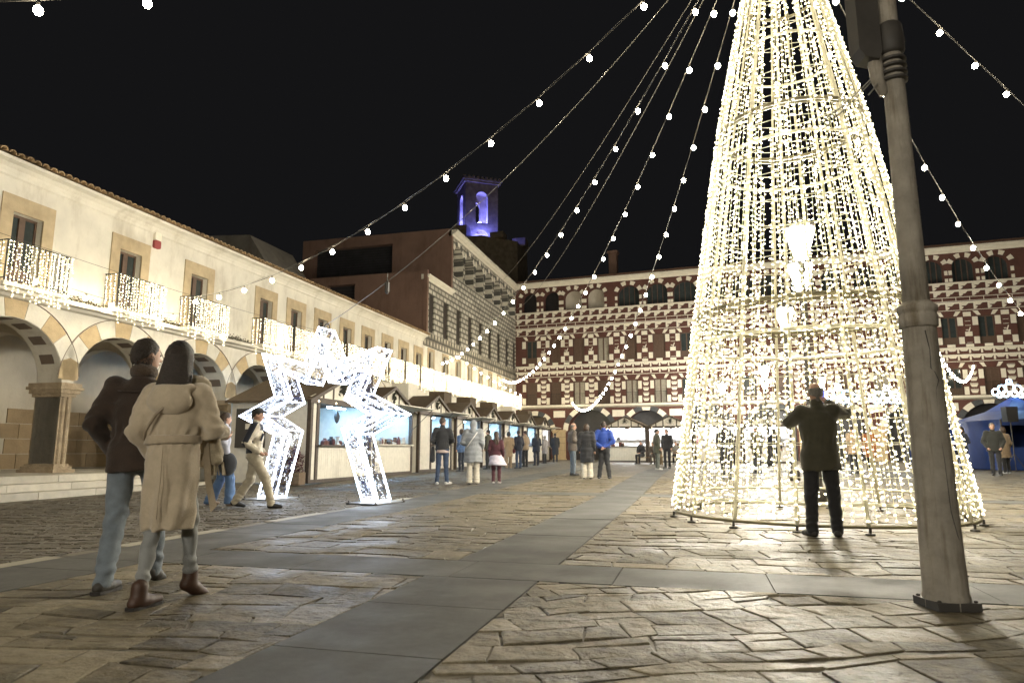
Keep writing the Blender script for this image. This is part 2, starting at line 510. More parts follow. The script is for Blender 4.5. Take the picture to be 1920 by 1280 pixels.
o = cb.build("cobbles", cobble, ground); o["kind"] = "stuff"

def slab(x0, x1, y0, y1, mat=granite, lift=.0):
    b = MB(); cx, c2 = (x0 + x1) / 2, (y0 + y1) / 2
    g = .004; z = lambda x, y: gz(x, y) + lift
    a0, a1, b0, b1 = x0 + g, x1 - g, y0 + g, y1 - g
    vs = [(x - cx, y - c2, gz(x, y) - .03) for x, y in ((a0, b0), (a1, b0), (a1, b1), (a0, b1))]
    vs += [(x - cx, y - c2, z(x, y)) for x, y in ((a0, b0), (a1, b0), (a1, b1), (a0, b1))]
    b.add(vs, [(4, 5, 6, 7), (0, 1, 5, 4), (1, 2, 6, 5), (2, 3, 7, 6), (3, 0, 4, 7)])
    b.build("granite_slab" if mat is granite else "pale_slab", mat, ground, loc=(cx, c2, 0))
def band_y(x0, x1, y0, y1, step):
    y = y0
    while y < y1 - .05:
        n = min(y1, y + step * rnd.uniform(.85, 1.15)); n = y1 if y1 - n < .3 else n
        slab(x0, x1, y, n, lift=rnd.uniform(-.002, .002)); y = n
def band_x(y0, y1, x0, x1, step):
    x = x0
    while x < x1 - .05:
        n = min(x1, x + step * rnd.uniform(.85, 1.15)); n = x1 if x1 - n < .3 else n
        slab(x, n, y0, y1, lift=rnd.uniform(-.002, .002)); x = n
band_y(-2.12, -1.2, 1.0, 5.25, 1.05); band_y(-2.12, -1.2, 6.03, 15.0, 1.05); band_y(-2.12, -1.2, 15.8, 34, 1.6)
band_y(-5.7, -4.75, 1.0, 5.25, 1.2); band_y(-5.7, -4.75, 6.03, 15.0, 1.2); band_y(-5.7, -4.75, 15.8, 34, 1.6)
band_x(5.25, 6.03, -5.7, 9.0, 1.25); band_x(15.0, 15.8, -9.9, 9.0, 1.4)
for y0, y1 in ((1.5, 3.0), (3.0, 4.4), (4.4, 5.25), (6.0, 7.6), (8.6, 10.0), (12.2, 13.4)):
    slab(-5.9, -5.7, y0, y1, palestrip)
band_y(-12.6, -12.4, 16.0, 24.0, 2) if False else None

# ------------------------------------------------------------------ white arcade building (wall plane x = -15)
XF = -15.0
def fx(u, z, d): return (XF - d, u, z)
PITCHB, R_A, SPR = 3.08, 1.38, 2.62
WB = thing("arcade_building", "long cream plastered building with arcade, balconies and tiled eave along the left side", "building", (XF, 20, 0))
cent = [11.9 + PITCHB * k for k in range(-2, 8)]
Y0, Y1 = 4.1, 36.2
b = MB()
holes = [(c - R_A, c + R_A, .45, SPR + R_A, 1.0) for c in cent]
wall_holes(b, Y0, Y1, .45, 4.46, holes, fx, .75)
b.build("lower_wall", plaster, WB, world=True)
wins = [11.95, 15.0, 17.75, 21.26, 23.22, 25.2, 27.3, 29.35, 31.5, 33.5, 35.55]
wins_all = [8.6] + wins
b = MB()
wall_holes(b, Y0, Y1, 4.46, 7.42, [(c - .38, c + .38, 4.6, 6.42) for c in wins_all], fx, .32)
b.build("upper_wall", plaster, WB, world=True)
# end wall, back, roof
MB().box(-22, -15.02, Y1 - .02, Y1 - .002, .0, 7.5).build("end_wall", plaster, WB, world=True)
MB().box(-22, -15.02, Y0 + .002, Y0 + .02, .0, 7.5).build("end_wall", plaster, WB, world=True)
b = MB(); b.add([(-14.74, Y0, 7.60), (-14.74, Y1, 7.60), (-22, Y1, 9.6), (-22, Y0, 9.6), (-14.74, Y0, 7.56), (-14.74, Y1, 7.56), (-22, Y1, 9.5), (-22, Y0, 9.5)],
               [(0, 1, 2, 3), (7, 6, 5, 4), (0, 4, 5, 1)])
roof = b.build("roof", rooftop, WB, world=True)
b = MB()
cove = [(-15.0, 7.18), (-14.96, 7.22), (-14.95, 7.28), (-14.90, 7.36), (-14.80, 7.44), (-14.68, 7.48), (-14.66, 7.55), (-15.0, 7.55)]
b.prism(cove, 'y', Y0, Y1)
b.build("cove_cornice", plaster, WB, world=True)
# eave tiles
tb = MB()
sec = arc((0, 0), .088, R(0), R(180), 8) + arc((0, 0), .068, R(180), R(0), 8)
tb.prism(sec, 'x', -.55, .12)
tm = tb.mesh("roof_tile", tilem)
y = 9.0
while y < Y1:
    link("roof_tile", tm, roof, (.36 + rnd.uniform(-.02, .02), y - 20, 7.57 + rnd.uniform(-.006, .008)), (0, R(15.5), rnd.uniform(-.03, .03)))
    y += .205
tb2 = MB(); sec = arc((0, 0), .085, R(180), R(360), 6)
# ledge
b = MB()
b.prism([(-15.0, 4.40), (-14.86, 4.42), (-14.80, 4.48), (-14.66, 4.50), (-14.66, 4.60), (-15.0, 4.60)], 'y', Y0, Y1)
ledge = b.build("ledge", whitew if False else plaster, WB, world=True)
# voussoirs
def vous_mesh(a0, a1, r0, r1, d, mat, nm="voussoir"):
    b = MB(); pl = arc((0, 0), r1, a0, a1, 4) + arc((0, 0), r0, a1, a0, 4)
    b.prism(pl, 'x', -.002, d)
    return b.mesh(nm, mat)
NV = 9
vm = [vous_mesh(R(3) + R(174) * i / NV + .004, R(3) + R(174) * (i + 1) / NV - .004, R_A + .004, R_A + .44, .018 if i % 2 else .014, ochre if i % 2 == 0 else plaster) for i in range(NV)]
em = MB(); em.tube([(0.012, p[0], p[1]) for p in arc((0, 0), R_A + .465, R(6), R(174), 28)], .013, 5); em = em.mesh("arch_line", linem)
spm = MB()
for k in range(7):
    a = R(18) + R(144) * (k + .5) / 7
    pass
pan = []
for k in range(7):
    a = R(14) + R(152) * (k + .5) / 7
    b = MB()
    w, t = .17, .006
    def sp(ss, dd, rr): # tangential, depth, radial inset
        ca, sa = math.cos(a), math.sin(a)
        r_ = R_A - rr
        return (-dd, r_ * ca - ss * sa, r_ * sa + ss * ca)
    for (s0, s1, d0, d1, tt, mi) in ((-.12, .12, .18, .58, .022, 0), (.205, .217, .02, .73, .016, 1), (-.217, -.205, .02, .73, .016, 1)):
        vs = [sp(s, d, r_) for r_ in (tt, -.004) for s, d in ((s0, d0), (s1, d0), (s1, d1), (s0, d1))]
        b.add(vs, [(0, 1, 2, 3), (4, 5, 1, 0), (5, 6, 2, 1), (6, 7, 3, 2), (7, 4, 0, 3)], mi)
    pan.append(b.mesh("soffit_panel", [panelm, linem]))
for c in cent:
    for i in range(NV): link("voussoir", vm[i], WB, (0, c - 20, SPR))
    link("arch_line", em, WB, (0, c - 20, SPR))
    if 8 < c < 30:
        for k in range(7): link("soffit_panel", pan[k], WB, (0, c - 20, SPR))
# piers: shaft, capital, base
def pier_mesh():
    b = MB(); w = .16
    b.box(-.78, .012, -w, w, .45 + .16, 2.30)
    for y_ in (-.11, .03):
        b.tube([(.02, y_ + .04, .62), (.02, y_ + .04, 2.29)], .055, 8)
    cap = MB()
    for (z0, z1, e) in ((2.28, 2.36, .05), (2.36, 2.46, .11), (2.46, 2.53, .17), (2.53, 2.62, .13)):
        cap.box(-.80 - e * .6, .03 + e, -w - e, w + e, z0, z1)
    base = MB()
    for (z0, z1, e) in ((.45, .53, .14), (.53, .60, .09), (.60, .66, .04)):
        base.box(-.82 - e, .03 + e, -w - e, w + e, z0, z1)
    return b.mesh("pier", pier), cap.mesh("capital", pier), base.mesh("pier_base", pier)
pmesh = pier_mesh()
for c in [cent[0] - PITCHB / 2] + [c + PITCHB / 2 for c in cent]:
    s = link("pier", pmesh[0], WB, (0, c - 20, 0))
    link("capital", pmesh[1], s); link("pier_base", pmesh[2], s)
# arcade inside: back wall, vault, transverse arches, dado blocks
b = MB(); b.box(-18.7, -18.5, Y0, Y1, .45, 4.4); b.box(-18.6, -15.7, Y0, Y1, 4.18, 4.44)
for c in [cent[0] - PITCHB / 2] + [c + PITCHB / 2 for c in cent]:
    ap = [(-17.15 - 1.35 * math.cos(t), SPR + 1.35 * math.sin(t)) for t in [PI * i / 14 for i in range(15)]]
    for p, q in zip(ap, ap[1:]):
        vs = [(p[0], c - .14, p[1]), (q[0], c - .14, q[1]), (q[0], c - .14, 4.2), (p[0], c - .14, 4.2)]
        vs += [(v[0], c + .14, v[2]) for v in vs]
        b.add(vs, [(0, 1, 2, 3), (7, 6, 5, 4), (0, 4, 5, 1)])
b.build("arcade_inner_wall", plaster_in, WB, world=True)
bm_ = MB(); bm_.box(-.02, .03, .008, .762, .008, .412); bm_ = bm_.mesh("dado_block", blockm)
half = MB(); half.box(-.02, .03, .008, .377, .008, .412); half = half.mesh("dado_block", blockm)
for r_ in range(4):
    y = 9.0 + (.385 if r_ % 2 else 0)
    while y < 24:
        if not any(abs(y + .38 - dcen) < .75 for dcen in (13.95, 20.2)):
            link("dado_block", bm_, WB, (-3.5, y - 20, .47 + r_ * .42))
        y += .77
for dcen in (13.95, 20.2):
    b = MB(); b.box(-18.5, -18.46, dcen - .45, dcen + .45, .46, 2.5)
    b.build("doorway", darkpanel, WB, world=True)
# platform and steps
b = MB(); b.box(-18.6, -13.75, Y0, 16.2, -.2, .445); b.box(-18.6, -14.5, 16.2, 58, -.2, .445)
b.build("platform", stepm, WB, world=True)
for r_, (xa, z0, z1) in enumerate(((-13.05, .0, .15), (-13.4, .15, .30), (-13.75, .30, .452))):
    y = 6.5 + .45 * r_
    while y < 16.0:
        l = rnd.uniform(1.0, 1.5); e = min(y + l, 16.2 - .2 * r_)
        if e - y > .2:
            b = MB(); b.box(-.8, .0, .004, e - y - .004, -.03 if r_ == 0 else 0, z1 - z0 - .004)
            b.build("step_stone", stepm, WB, loc=(xa + .15 + 15 + rnd.uniform(-.008, .008), y - 20, z0))
        y += l
# windows with stone surround, balconies
def window_meshes(w, z0, z1, sw, zt):
    s = MB()
    s.box(-.02, .035, -sw, -w, z0, zt); s.box(-.02, .035, w, sw, z0, zt); s.box(-.02, .035, -w, w, z1, zt)
    f = MB()
    f.box(-.24, -.17, -w, -w + .05, z0, z1); f.box(-.24, -.17, w - .05, w, z0, z1); f.box(-.24, -.17, -w + .05, w - .05, z1 - .06, z1)
    f.box(-.24, -.16, -.075, .075, z0, z1 - .06); f.box(-.24, -.17, -w + .05, -.075, z0, z0 + .55); f.box(-.24, -.17, .075, w - .05, z0, z0 + .55)
    p1 = MB(); p1.box(-.22, -.20, -w + .05, -.075, z0 + .55, z1 - .06)
    p2 = MB(); p2.box(-.22, -.20, .075, w - .05, z0 + .55, z1 - .06)
    return s.mesh("surround", surround), f.mesh("window", wood_win), p1.mesh("pane", glassy), p2.mesh("pane", glassy)
wm = window_meshes(.38, 4.60, 6.42, .67, 6.80)
def balcony_meshes(hw, dep, z0, z1):
    s = MB(); s.box(0, dep, -hw, hw, z0 - .09, z0); s.box(0, dep * .6, -hw * .8, hw * .8, z0 - .16, z0 - .09)
    r_ = MB()
    for z in (z0 + .06, z1 - .02):
        r_.box(dep - .03, dep - .01, -hw + .02, hw - .02, z, z + .022)
        for s_ in (-1, 1):
            r_.box(.03, dep - .01, s_ * (hw - .02) - .01, s_ * (hw - .02) + .01, z, z + .022)
    n = int(hw * 2 / .11)
    for i in range(n + 1):
        y = -hw + .03 + (2 * hw - .06) * i / n
        r_.box(dep - .027, dep - .013, y - .007, y + .007, z0, z1)
    for i in range(4):
        for s_ in (-1, 1):
            x = .06 + i * (dep - .1) / 3
            r_.box(x - .007, x + .007, s_ * (hw - .02) - .007, s_ * (hw - .02) + .007, z0, z1)
    return s.mesh("balcony", plaster), r_.mesh("railing", iron)
bmesh_b = balcony_meshes(.80, .52, 4.66, 5.60)
for c in wins_all:
    w = link("window", wm[1], WB, (0, c - 20, 0))
    link("surround", wm[0], w); link("pane", wm[2], w); link("pane", wm[3], w)
    if c > 7:
        q = link("balcony", bmesh_b[0], WB, (0, c - 20, 0)); link("railing", bmesh_b[1], q)
# weathered growth on the ledge
b = MB(); rg = random.Random(3)
for (ya, yb) in ((12.9, 14.1), (15.95, 16.85), (18.7, 20.3)):
    for i in range(700):
        y = rg.uniform(ya, yb); z = 4.6 + abs(rg.gauss(0, .10)) * (1 - abs((y - ya) / (yb - ya) - .5)); x = -14.98 + rg.uniform(0, .22)
        s_ = rg.uniform(.012, .04); a = rg.uniform(0, 6.28); t = rg.uniform(-.8, .8)
        dx, dy, dz = math.cos(a) * s_, math.sin(a) * s_, t * s_
        b.add([(x - dx, y - dy, z - dz), (x + dy * .4, y - dx * .4, z + s_ * .4), (x + dx, y + dy, z + dz), (x - dy * .4, y + dx * .4, z - s_ * .2)], [(0, 1, 2, 3)])
o = b.build("ledge_weeds", M("dry_weeds", (.07, .06, .03), .9, .4, 20)); tag(o, "dry weeds and moss growing along the ledge above the arches", "weeds", kind="stuff")
# wall plaque
pq = thing("wall_plaque", "small wall plaque of two rounded squares, pale over dark red, under the eave", "plaque", (XF + .03, 15.87, 7.04))
def rsq(cy_, cz, h, r_):
    pl = []
    for (sx, sz, a0) in ((1, 1, 0), (-1, 1, 90), (-1, -1, 180), (1, -1, 270)):
        pl += arc((cy_ + sx * (h - r_), cz + sz * (h - r_)), r_, R(a0), R(a0 + 90), 4)
    return pl
MB().prism(rsq(0, .10, .12, .05), 'x', -.03, .05).build("upper_square", whitew, pq)
MB().prism(rsq(0, -.14, .12, .05), 'x', -.03, .05).build("lower_square", M("plaque_red", (.28, .05, .05), .6), pq)

# ------------------------------------------------------------------ grey sgraffito building further along the same line
def sgraffito_mat(name, sx, sz, c1, c2, cm, th):
    m = bpy.data.materials.new(name); m.use_nodes = True
    nt = m.node_tree; L = nt.links.new; p = nt.nodes["Principled BSDF"]
    geo = _n(nt, "ShaderNodeNewGeometry"); sp = _n(nt, "ShaderNodeSeparateXYZ"); cb_ = _n(nt, "ShaderNodeCombineXYZ")
    L(geo.outputs["Position"], sp.inputs[0]); L(sp.outputs["Y"], cb_.inputs["X"]); L(sp.outputs["Z"], cb_.inputs["Y"])
    def brick(scale, ms, off, sq, a, b_, c):
        t = _n(nt, "ShaderNodeTexBrick"); t.offset = off; t.squash = sq
        t.inputs["Scale"].default_value = 1.0; t.inputs["Brick Width"].default_value = scale[0]; t.inputs["Row Height"].default_value = scale[1]
        t.inputs["Mortar Size"].default_value = ms; t.inputs["Mortar Smooth"].default_value = .05
        t.inputs["Color1"].default_value = (*a, 1); t.inputs["Color2"].default_value = (*b_, 1); t.inputs["Mortar"].default_value = (*c, 1)
        L(cb_.outputs[0], t.inputs["Vector"]); return t
    t1 = brick((sx, sz), th, 0.5, 1, c1, c2, cm)
    t2 = brick((sx, sz), th * 2.6, 0.5, 1, (1, 1, 1), (.9, .9, .9), (.42, .41, .40))
    nz = _n(nt, "ShaderNodeTexNoise"); nz.inputs["Scale"].default_value = 1.1; nz.inputs["Detail"].default_value = 8; nz.inputs["Roughness"].default_value = .7
    L(geo.outputs["Position"], nz.inputs["Vector"])
    mx = _n(nt, "ShaderNodeMix", data_type='RGBA', blend_type='MULTIPLY'); mx.inputs[0].default_value = .85
    L(t1.outputs["Color"], mx.inputs[6]); L(t2.outputs["Color"], mx.inputs[7])
    rp = _n(nt, "ShaderNodeMapRange"); rp.inputs[1].default_value = .3; rp.inputs[2].default_value = .7; rp.inputs[3].default_value = .55; rp.inputs[4].default_value = 1.15
    L(nz.outputs["Fac"], rp.inputs[0])
    sc_ = _n(nt, "ShaderNodeVectorMath", operation='SCALE'); L(mx.outputs[2], sc_.inputs[0]); L(rp.outputs[0], sc_.inputs["Scale"])
    L(sc_.outputs[0], p.inputs["Base Color"]); p.inputs["Roughness"].default_value = .9
    return m
sg = sgraffito_mat("sgraffito", .62, .34, (.72, .68, .57), (.56, .52, .43), (.22, .21, .18), .03)
sg2 = sgraffito_mat("sgraffito_fine", .50, .50, (.74, .68, .55), (.46, .42, .34), (.20, .19, .16), .06)
GB = thing("sgraffito_building", "tall grey building with scratched block pattern, narrow windows and loggia in the far left corner", "building", (XF, 45, 0))
GY0, GY1, GYM = 36.22, 57.25, 40.7
gw = [37.45 + 2.42 * i for i in range(9)]
b = MB()
gc = [37.95 + 3.08 * i for i in range(6)]
wall_holes(b, GY0, GY1, .45, 4.46, [(c - 1.3, c + 1.3, .45, SPR + 1.3, 1.0) for c in gc], fx, .75)
b.build("lower_wall", plaster, GB, world=True)
b = MB(); wall_holes(b, GY0, GY1, 4.46, 7.0, [(c - .40, c + .40, 4.6, 6.78) for c in gw], fx, .5); b.build("first_floor_wall", plaster, GB, world=True)
b = MB(); wall_holes(b, GY0, GY1, 7.0, 7.85, [], fx, .1); b.build("diamond_band", sg2, GB, world=True)
b = MB(); wall_holes(b, GY0, GYM, 7.85, 11.0, [(c - .46, c + .46, 7.9, 10.2) for c in gw if c < GYM], fx, .14)
wall_holes(b, GYM, GY1, 7.85, 12.2, [(c - .46, c + .46, 7.9, 10.25) for c in gw if c > GYM], fx, .14)
b.build("sgraffito_wall", sg, GB, world=True)
lp = [(GYM + .45 + 2.33 * i, GYM + .45 + 2.33 * i + 1.95) for i in range(7)]
b = MB(); wall_holes(b, GYM, GY1, 12.2, 14.95, [(a, c, 12.35, 14.55, .9) for a, c in lp], fx, 1.0); b.build("loggia_wall", sg, GB, world=True)
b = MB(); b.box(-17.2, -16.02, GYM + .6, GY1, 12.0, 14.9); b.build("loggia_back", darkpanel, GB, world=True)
jb = [MB().box(-.98, -.02, -.03, .02, 0, .36).mesh("jamb_block", whitew), MB().box(-.98, -.02, -.03, .02, 0, .36).mesh("jamb_block", M("jamb_grey", (.12, .115, .10), .85))]
for (a, c) in lp:
    for i in range(5):
        link("jamb_block", jb[i % 2], GB, (0, c - 45, 12.38 + i * .37))
    for i in range(7):
        a0 = R(180) * i / 7; r_ = .975
        pl = arc((0, 0), 1.0 + .30, a0, a0 + R(25), 3) + arc((0, 0), .985, a0 + R(25), a0, 3)
        MB().prism([(p[0], p[1] * .9) for p in pl], 'x', 0, .02).build("voussoir", whitew if i % 2 else MATS["jamb_grey"], GB, loc=(0, (a + c) / 2 - 45, 14.55 - .9 * .975))
cor = [(-15.2, 14.9), (-14.93, 14.95), (-14.9, 15.03), (-14.75, 15.08), (-14.6, 15.2), (-14.6, 15.34), (-15.2, 15.34)]
MB().prism(cor, 'y', GYM, GY1 + .3).build("cornice", whitew, GB, world=True)
cor2 = [(-15.2, 10.9), (-14.93, 10.95), (-14.9, 11.0), (-14.75, 11.05), (-14.66, 11.12), (-14.66, 11.2), (-15.2, 11.2)]
MB().prism(cor2, 'y', GY0, GYM).build("cornice", whitew, GB, world=True)
MB().prism([(-15.0, 4.40), (-14.80, 4.48), (-14.66, 4.50), (-14.66, 4.60), (-15.0, 4.60)], 'y', GY0, GY1).build("ledge", plaster, GB, world=True)
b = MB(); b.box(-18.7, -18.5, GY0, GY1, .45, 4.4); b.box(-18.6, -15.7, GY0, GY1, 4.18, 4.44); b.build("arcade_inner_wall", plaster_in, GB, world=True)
# plain side walls with dark recesses
b = MB(); wall_holes(b, -15.0, -26.0, .0, 15.35, [], lambda u, z, d: (u, GYM, z)) if False else None
def side_wall(xl, yp, zt, hole, nm):
    b = MB()
    wall_holes(b, xl, -15.0, 6.5, zt, [hole], lambda u, z, d: (u, yp + d, z), .5)
    b.box(xl, -15.3 if zt < 12 else -17.3, yp + .55, yp + 1.0, 6.5, zt - .04)
    o = b.build(nm, mauve, GB, world=True)
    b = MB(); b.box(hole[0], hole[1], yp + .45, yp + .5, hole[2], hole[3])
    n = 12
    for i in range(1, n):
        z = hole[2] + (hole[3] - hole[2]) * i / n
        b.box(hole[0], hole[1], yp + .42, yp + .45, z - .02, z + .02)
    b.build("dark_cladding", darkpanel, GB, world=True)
side_wall(-26.0, GYM, 15.42, (-25.1, -19.2, 12.6, 14.7), "side_wall")
side_wall(-22.6, GY0 + .05, 11.42, (-21.4, -19.5, 8.5, 10.9), "side_wall")
MB().box(-26.0, -17.3, GYM + 1.02, GY1 + 5, 11.0, 15.3).build("roof", rooftop, GB, world=True)
MB().box(-17.3, -14.95, GYM + 1.02, GY1 + .2, 15.0, 15.3).build("roof", rooftop, GB, world=True)
MB().box(-22.6, -15.3, GY0 + 1.07, GYM - .02, 7.5, 11.18).build("roof", rooftop, GB, world=True)
MB().box(-15.04, -14.8, GY0 - .02, GY0 + .20, 7.7, 11.45).build("corner_strip", mauve, GB, world=True)
MB().box(-15.04, -14.97, GYM - .02, GYM + .28, 11.3, 14.95).build("corner_strip", mauve, GB, world=True)
gm = window_meshes(.40, 4.60, 6.78, .55, 6.95)
for c in gw:
    w = link("window", gm[1], GB, (0, c - 45, 0)); link("pane", gm[2], w); link("pane", gm[3], w); link("surround", gm[0], w)
    b = MB(); b.box(XF - .15, XF - .10, c - .46, c + .46, 7.9, 10.25); w = b.build("shutter", shutterm, GB, world=True)
    q = link("balcony", bmesh_b[0], GB, (0, c - 45, 0)); link("railing", bmesh_b[1], q)

# low block on the skyline behind the eave
o = thing("skyline_block", "plain weathered block rising behind the tiled eave against the night sky", "building", (-24.5, 31, 0))
MB().prism([(-26.5, 8), (-22.5, 8), (-21.4, 10.8), (-22.4, 12.25), (-26.5, 12.5)], 'y', 30, 34).build("wall", greyw, o, world=True)

# ------------------------------------------------------------------ red and white painted building at the end of the square
TH = R(-5)
RB = thing("painted_building", "dark red building painted with white block patterns at the far end of the square", "building", (-15, 57.3, 0), TH)
def fr(u, z, d): return (u, d, z)
UE = 39.0
win_u = [(1.0, 1.92), (3.16, 4.04), (5.16, 6.18), (7.29, 8.26), (9.61, 10.58), (11.91, 12.9), (14.11, 15.07)]
u = 16.45
while u < UE - 1.5:
    win_u.append((u, u + .98)); u += 2.28
log_u = [(.58, 1.95), (2.57, 3.97), (4.4, 5.98), (6.43, 7.95), (9.1, 10.9), (11.47, 13.22), (13.68, 15.5)]
u = 16.0
while u < 29.5:
    log_u.append((u, u + 1.75)); u += 2.2
log_u += [(29.2, 30.7), (31.45, 32.9), (33.4, 34.85), (35.4, 36.95)] if log_u[-1][1] < 29 else [(31.45, 32.9), (33.4, 34.85), (35.4, 36.95)]
gnd_u = [(.35, 3.15), (4.65, 8.37), (9.5, 12.9), (14.2, 17.6), (19.0, 22.4), (23.7, 27.1), (28.4, 31.8), (33.1, 36.5)]
b = MB(); wall_holes(b, 0, UE, 0, 4.55, [(a, c, 0, 2.62 + (c - a) * .485, .97) for a, c in gnd_u], fr, 1.1); b.build("ground_floor_wall", redw, RB)
b = MB(); wall_holes(b, 0, UE, 4.55, 12.5, [(a, c, 4.82, 6.75) for a, c in win_u] + [(a, c, 8.42, 10.42) for a, c in win_u], fr, .28); b.build("middle_wall", redw, RB)
b = MB(); wall_holes(b, 0, UE, 12.5, 15.1, [(a, c, 12.97, 14.72, .95) for a, c in log_u], fr, .7); b.build("loggia_wall", redw, RB)
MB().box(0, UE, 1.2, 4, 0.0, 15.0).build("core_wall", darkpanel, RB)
MB().prism([(0.02, 15.08), (-.10, 15.12), (-.14, 15.2), (-.36, 15.28), (-.42, 15.34), (-.42, 15.50), (.1, 15.50)], 'x', -.2, UE).build("cornice", whitew, RB)
b = MB(); b.add([(-.3, -.5, 15.5), (UE, -.5, 15.5), (UE, 5, 17), (-.3, 5, 17), (-.3, -.5, 15.66), (UE, -.5, 15.66), (UE, 5, 17.15), (-.3, 5, 17.15)], [(4, 5, 6, 7), (0, 1, 5, 4), (3, 2, 1, 0)])
roofr = b.build("roof", rooftop, RB)
MB().box(8.0, 8.7, 2, 2.7, 15.8, 18.2).box(7.9, 8.8, 1.9, 2.8, 18.2, 18.4).build("chimney", mauve, roofr)
MB().prism([(0, 4.5), (-.38, 4.58), (-.45, 4.64), (-.45, 4.78), (0, 4.78)], 'x', .3, UE).build("ledge", whitew, RB)
PR = -.012
def wp(mb, pts):          # flat raised plaster shape
    mb.prism(pts, 'y', PR, .004)
# block bands
def band_blocks(z0, z1, w, name, slant=True):
    b = MB()
    h = z1 - z0; u = .1; t = .13
    wp(b, [(0, z1 - t), (UE, z1 - t), (UE, z1), (0, z1)])
    while u < UE - w:
        wp(b, [(u, z0), (u + .12, z0), (u + .12, z1 - t - .005), (u, z1 - t - .005)])
        if slant:
            wp(b, [(u + .125, z1 - t - .005), (u + .125, z1 - t - .16), (u + w * .46, z1 - t - .16), (u + w * .66, z1 - t - .005)])
            wp(b, [(u + .125, z0 + .0), (u + .125, z0 + h * .44), (u + .27, z0 + h * .28)])
        else:
            wp(b, [(u + w * .17, z1 - t - .005), (u + w * .36, z0 + h * .35), (u + w * .82, z0 + h * .35), (u + w * .98, z1 - t - .005)])
        u += w
    b.build(name, whitew, RB)["kind"] = "stuff"
band_blocks(12.40, 12.93, .82, "painted_band")
band_blocks(11.90, 12.36, .80, "painted_band")
band_blocks(10.92, 11.48, .86, "painted_band")
band_blocks(7.78, 8.20, .72, "painted_band", False)
band_blocks(7.28, 7.70, .72, "painted_band", False)
b = MB()
for z in (11.52, 11.80): wp(b, [(0, z), (UE, z), (UE, z + .04), (0, z + .04)])
u = .3
while u < UE: wp(b, [(u, 11.565), (u + .04, 11.565), (u + .04, 11.795), (u, 11.795)]); u += .85
wp(b, [(0, 10.85), (UE, 10.85), (UE, 10.89), (0, 10.89)]); wp(b, [(0, 7.18), (UE, 7.18), (UE, 7.22), (0, 7.22)])
b.build("painted_band", whitew, RB)["kind"] = "stuff"
# surrounds (shared meshes, centred on the window)
def surround_upper():
    b = MB(); w = .49
    for s in (-1, 1):
        for z0, z1 in ((8.44, 8.93), (9.75, 10.36)):
            wp(b, [(s * (w + .02), z0), (s * (w + .36), z0), (s * (w + .36), z1), (s * (w + .02), z1)][::s])
        wp(b, [(s * .30, 10.46), (s * .52, 10.46), (s * .78, 10.78), (s * .46, 10.78)][::s])
    for i, u_ in enumerate((-.75, -.25, .25)):
        if i != 1: continue
        wp(b, [(u_, 8.22), (u_ + .5, 8.22), (u_ + .5, 8.42), (u_, 8.42)])
    return b.mesh("painted_surround", whitew)
def pillar_upper():
    b = MB()
    for (u0, u1, z0, z1) in ((-.24, .24, 10.40, 10.72), (-.24, .24, 8.22, 8.42), (-.22, .22, 8.98, 9.30), (-.16, .0, 9.40, 9.46), (-.17, .17, 10.05, 10.08), (-.17, .17, 9.74, 9.77), (-.17, .17, 8.50, 8.53)):
        wp(b, [(u0, z0), (u1, z0), (u1, z1), (u0, z1)])
    wp(b, [(-.02, 9.32), (.10, 9.62), (.16, 9.62), (.06, 9.32)])
    return b.mesh("painted_pillar", whitew)
def surround_lower():
    b = MB(); w = .49
    for s in (-1, 1):
        for z0, z1 in ((4.86, 5.42), (5.98, 6.62)):
            wp(b, [(s * (w + .02), z0), (s * (w + .32), z0), (s * (w + .32), z1), (s * (w + .02), z1)][::s])
        wp(b, [(s * .30, 6.79), (s * .50, 6.79), (s * .72, 7.10), (s * .44, 7.10)][::s])
    return b.mesh("painted_surround", whitew)
def pillar_lower():
    b = MB()
    for i in range(5):
        z = 4.92 + i * .42
        wp(b, [(-.25, z + .26), (-.15, z + .05), (.15, z + .05), (.25, z + .26)])
        wp(b, [(-.24, z + .30), (.24, z + .30), (.24, z + .33), (-.24, z + .33)])
    return b.mesh("painted_pillar", whitew)
su, pu, sl, pl_ = surround_upper(), pillar_upper(), surround_lower(), pillar_lower()
def door_meshes(z0, z1, kind):
    w = .485
    f = MB()
    for u0, u1 in ((-w, -w + .06), (w - .06, w), (-.05, .05)):
        f.box(u0, u1, .16, .24, z0, z1)
    f.box(-w + .06, w - .06, .16, .24, z1 - .07, z1); 
    if kind == 0: f.box(-w + .06, w - .06, .17, .24, z0, z0 + .5)
    pm = (glassy, curtainm, wood_win)[kind]
    p1 = MB().box(-w + .06, -.05, .20, .22, z0, z1 - .07).mesh("pane", pm); p2 = MB().box(.05, w - .06, .20, .22, z0, z1 - .07).mesh("pane", pm)
    return f.mesh("window", wood_win), p1, p2
dm = {(r_, k): door_meshes(*((4.84, 6.75) if r_ else (8.44, 10.42)), k) for r_ in (0, 1) for k in (0, 1, 2)}
seq = {0: [0, 2, 2, 1, 2, 2, 0], 1: [2, 2, 1, 2, 1, 1, 0]}
railm = MB()
for i in range(11): railm.box(-.5 + i * .1 - .006, -.5 + i * .1 + .006, -.06, -.048, 4.84, 5.72)
railm.box(-.52, .52, -.06, -.045, 5.72, 5.745)
railm = railm.mesh("railing", iron)
